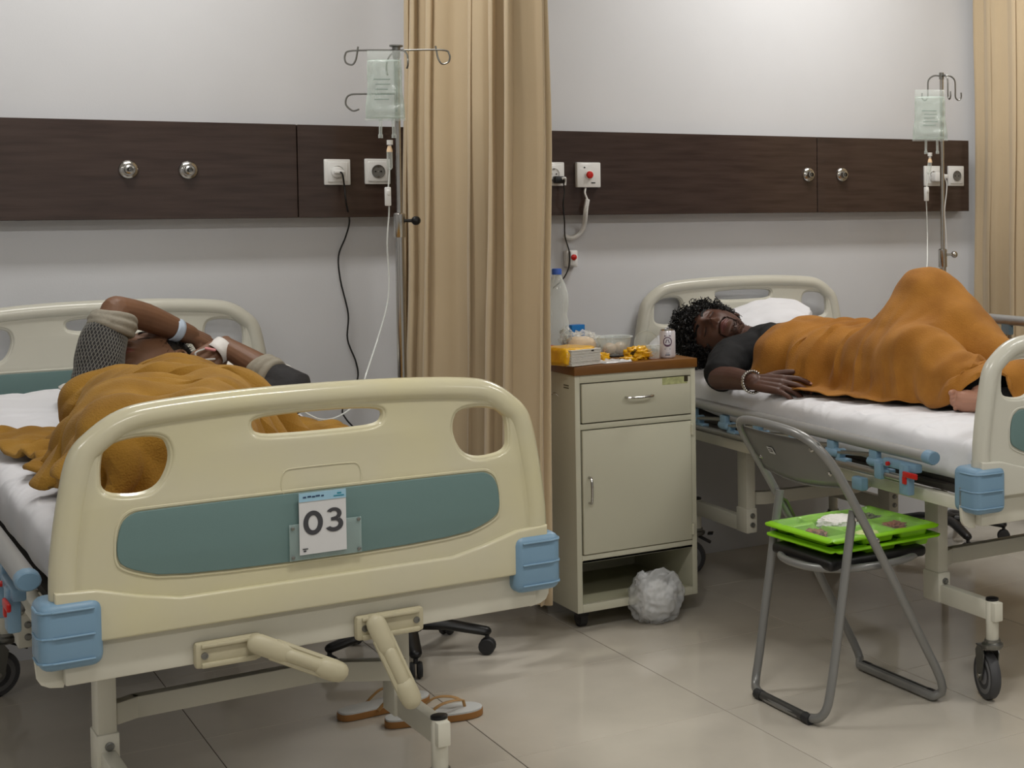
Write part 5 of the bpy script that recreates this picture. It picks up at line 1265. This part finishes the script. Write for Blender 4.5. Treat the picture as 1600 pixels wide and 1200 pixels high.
def cloth_obj(name, P, m, label, thick=.006, group=None, seed=1, dsp=1.0):
    nx, ny, _ = P.shape; bm = B(); vs_ = [[bm.verts.new(P[i, j]) for j in range(ny)] for i in range(nx)]
    for i in range(nx-1):
        for j in range(ny-1): bm.faces.new((vs_[i][j], vs_[i+1][j], vs_[i+1][j+1], vs_[i][j+1]))
    o = obj(name, bm, m)
    md = o.modifiers.new('s', 'SOLIDIFY'); md.thickness = thick; md.offset = 1; md = o.modifiers.new('ss', 'SUBSURF'); md.levels = md.render_levels = 1
    displace(o, lambda c: dsp*.0075*(1-min(1, abs(noise.noise(Vector((c.x*5+c.z*4, c.y*9, c.z*3+seed)))*3.2)))+dsp*.006*noise.noise(Vector((c.x*14, c.y*22, c.z*9+seed))))
    return tag(o, label, 'blanket', group)
def bedz(b, raise_, extra=0):
    M_ = (Matrix.Translation(b.location) @ Matrix.Rotation(b.rotation_euler.z, 4, 'Z')).inverted(); R_ = np.array(M_)
    def zf(x, y):
        lx = R_[0][0]*x+R_[0][1]*y+R_[0][3]; ly = R_[1][0]*x+R_[1][1]*y+R_[1][3]
        top = .750+raise_*np.clip((ly-1.15)/.9, 0, None)**1.5
        e = np.clip((np.abs(lx)-.405)/.03, 0, 1); z = top-(top-.60)*e*e
        return np.where((ly < .03), .2, np.where(np.abs(lx) > .437, .2, z))
    return zf
def wave(nx, ny, f, seed, amp):
    P = np.zeros((nx, ny, 3))
    for i in range(nx):
        for j in range(ny):
            u, v = i/(nx-1), j/(ny-1); x, y, z = f(u, v)
            n = noise.noise(Vector((x*7, y*7, seed)))*amp+noise.noise(Vector((x*16, y*16, seed+3)))*amp*.5
            P[i, j] = (x, y, z+n)
    return P
# right blanket: u across (near edge -> far), v from chest to feet
nx, ny = 74, 96
def fR(u, v):
    sv = min(1, max(0, (v-.60)/.14)); x = 2.575+.50*sv*sv*(3-2*sv)*(1-u)**1.5+u*.92+.03*math.sin(v*9); y = 4.47-v*1.42 - .10*(1-u)*(v < .15)*(1-v/.15)
    y -= .13*u*max(0, 1-v*3)
    knee = max(0, 1-math.hypot((x-2.99)/.45, (y-3.87)/.50)); z = .97+.26*knee+.03*math.sin(v*40+u*5)*(v < .45)
    return x, y, z
P = wave(nx, ny, fR, 3, .03)
P = drape(nx, ny, P, (.99/(nx-1)*1.07, 1.66/(ny-1)*1.03), capsR, bedz(RB, .07), steps=130, iters=9, seed=2, ymin=3.085)
cloth_obj('blanket', P, m_blkR, 'orange brown fleece blanket draped over the raised knee of the person on the right bed', dsp=1.5, seed=9)
def fL(u, v):
    x = .395+u*(.60+.24*min(1, v*3))+.03*math.sin(v*8); y = 4.385-v*1.335-.16*u**1.5*(1-v)+.03*math.cos(u*6)
    return x, y, 1.03+.035*math.sin(v*34+u*3+2*math.sin(u*5))*(v < .85)
P = wave(nx, ny, fL, 8, .05)
P = drape(nx, ny, P, (.92/(nx-1)*1.12, 1.45/(ny-1)*1.26), capsL, bedz(LB, .10), steps=130, iters=9, seed=5, ymin=3.05)
cloth_obj('blanket', P, m_blkL, 'mustard yellow fleece blanket bunched over the person on the left bed', dsp=2.4, seed=4, thick=.014)
# pillows
def pillow(label, c, s, rz, m, seed, lean=0, am=.05):
    t = thing('pillow', label, 'pillow', c, rz); bm = B(); lump(bm, (0, 0, 0), s, 70, 40, am, seed, 5, .62); o = obj('pillow_case', bm, m, t)
    for v in o.data.vertices:
        e = max(abs(v.co.x)/s[0], abs(v.co.y)/s[1]); v.co.z *= max(.18, 1-.75*max(0, e-.45)**1.5*1.8); v.co.z += .004*noise.noise(v.co*28)
        n = noise.noise(Vector((v.co.x*9, v.co.y*9, seed))); v.co.z += .006*(1-abs(n)*3)*(v.co.z > 0)
        v.co.z += lean*v.co.x+ (abs(lean)*.5*max(0, v.co.x))
    return t
pl_ = pillow('white pillow puffed up against the headboard of the right bed', (2.87, 4.91, .868), (.31, .17, .078), -.02, m_sheet, 3, .18); pl_.rotation_euler[0] = .28
pillow('flat off-white pillow under the head and hands of the left patient', (.89, 4.72, .868), (.31, .20, .055), .05, m_cotton, 6, 0)
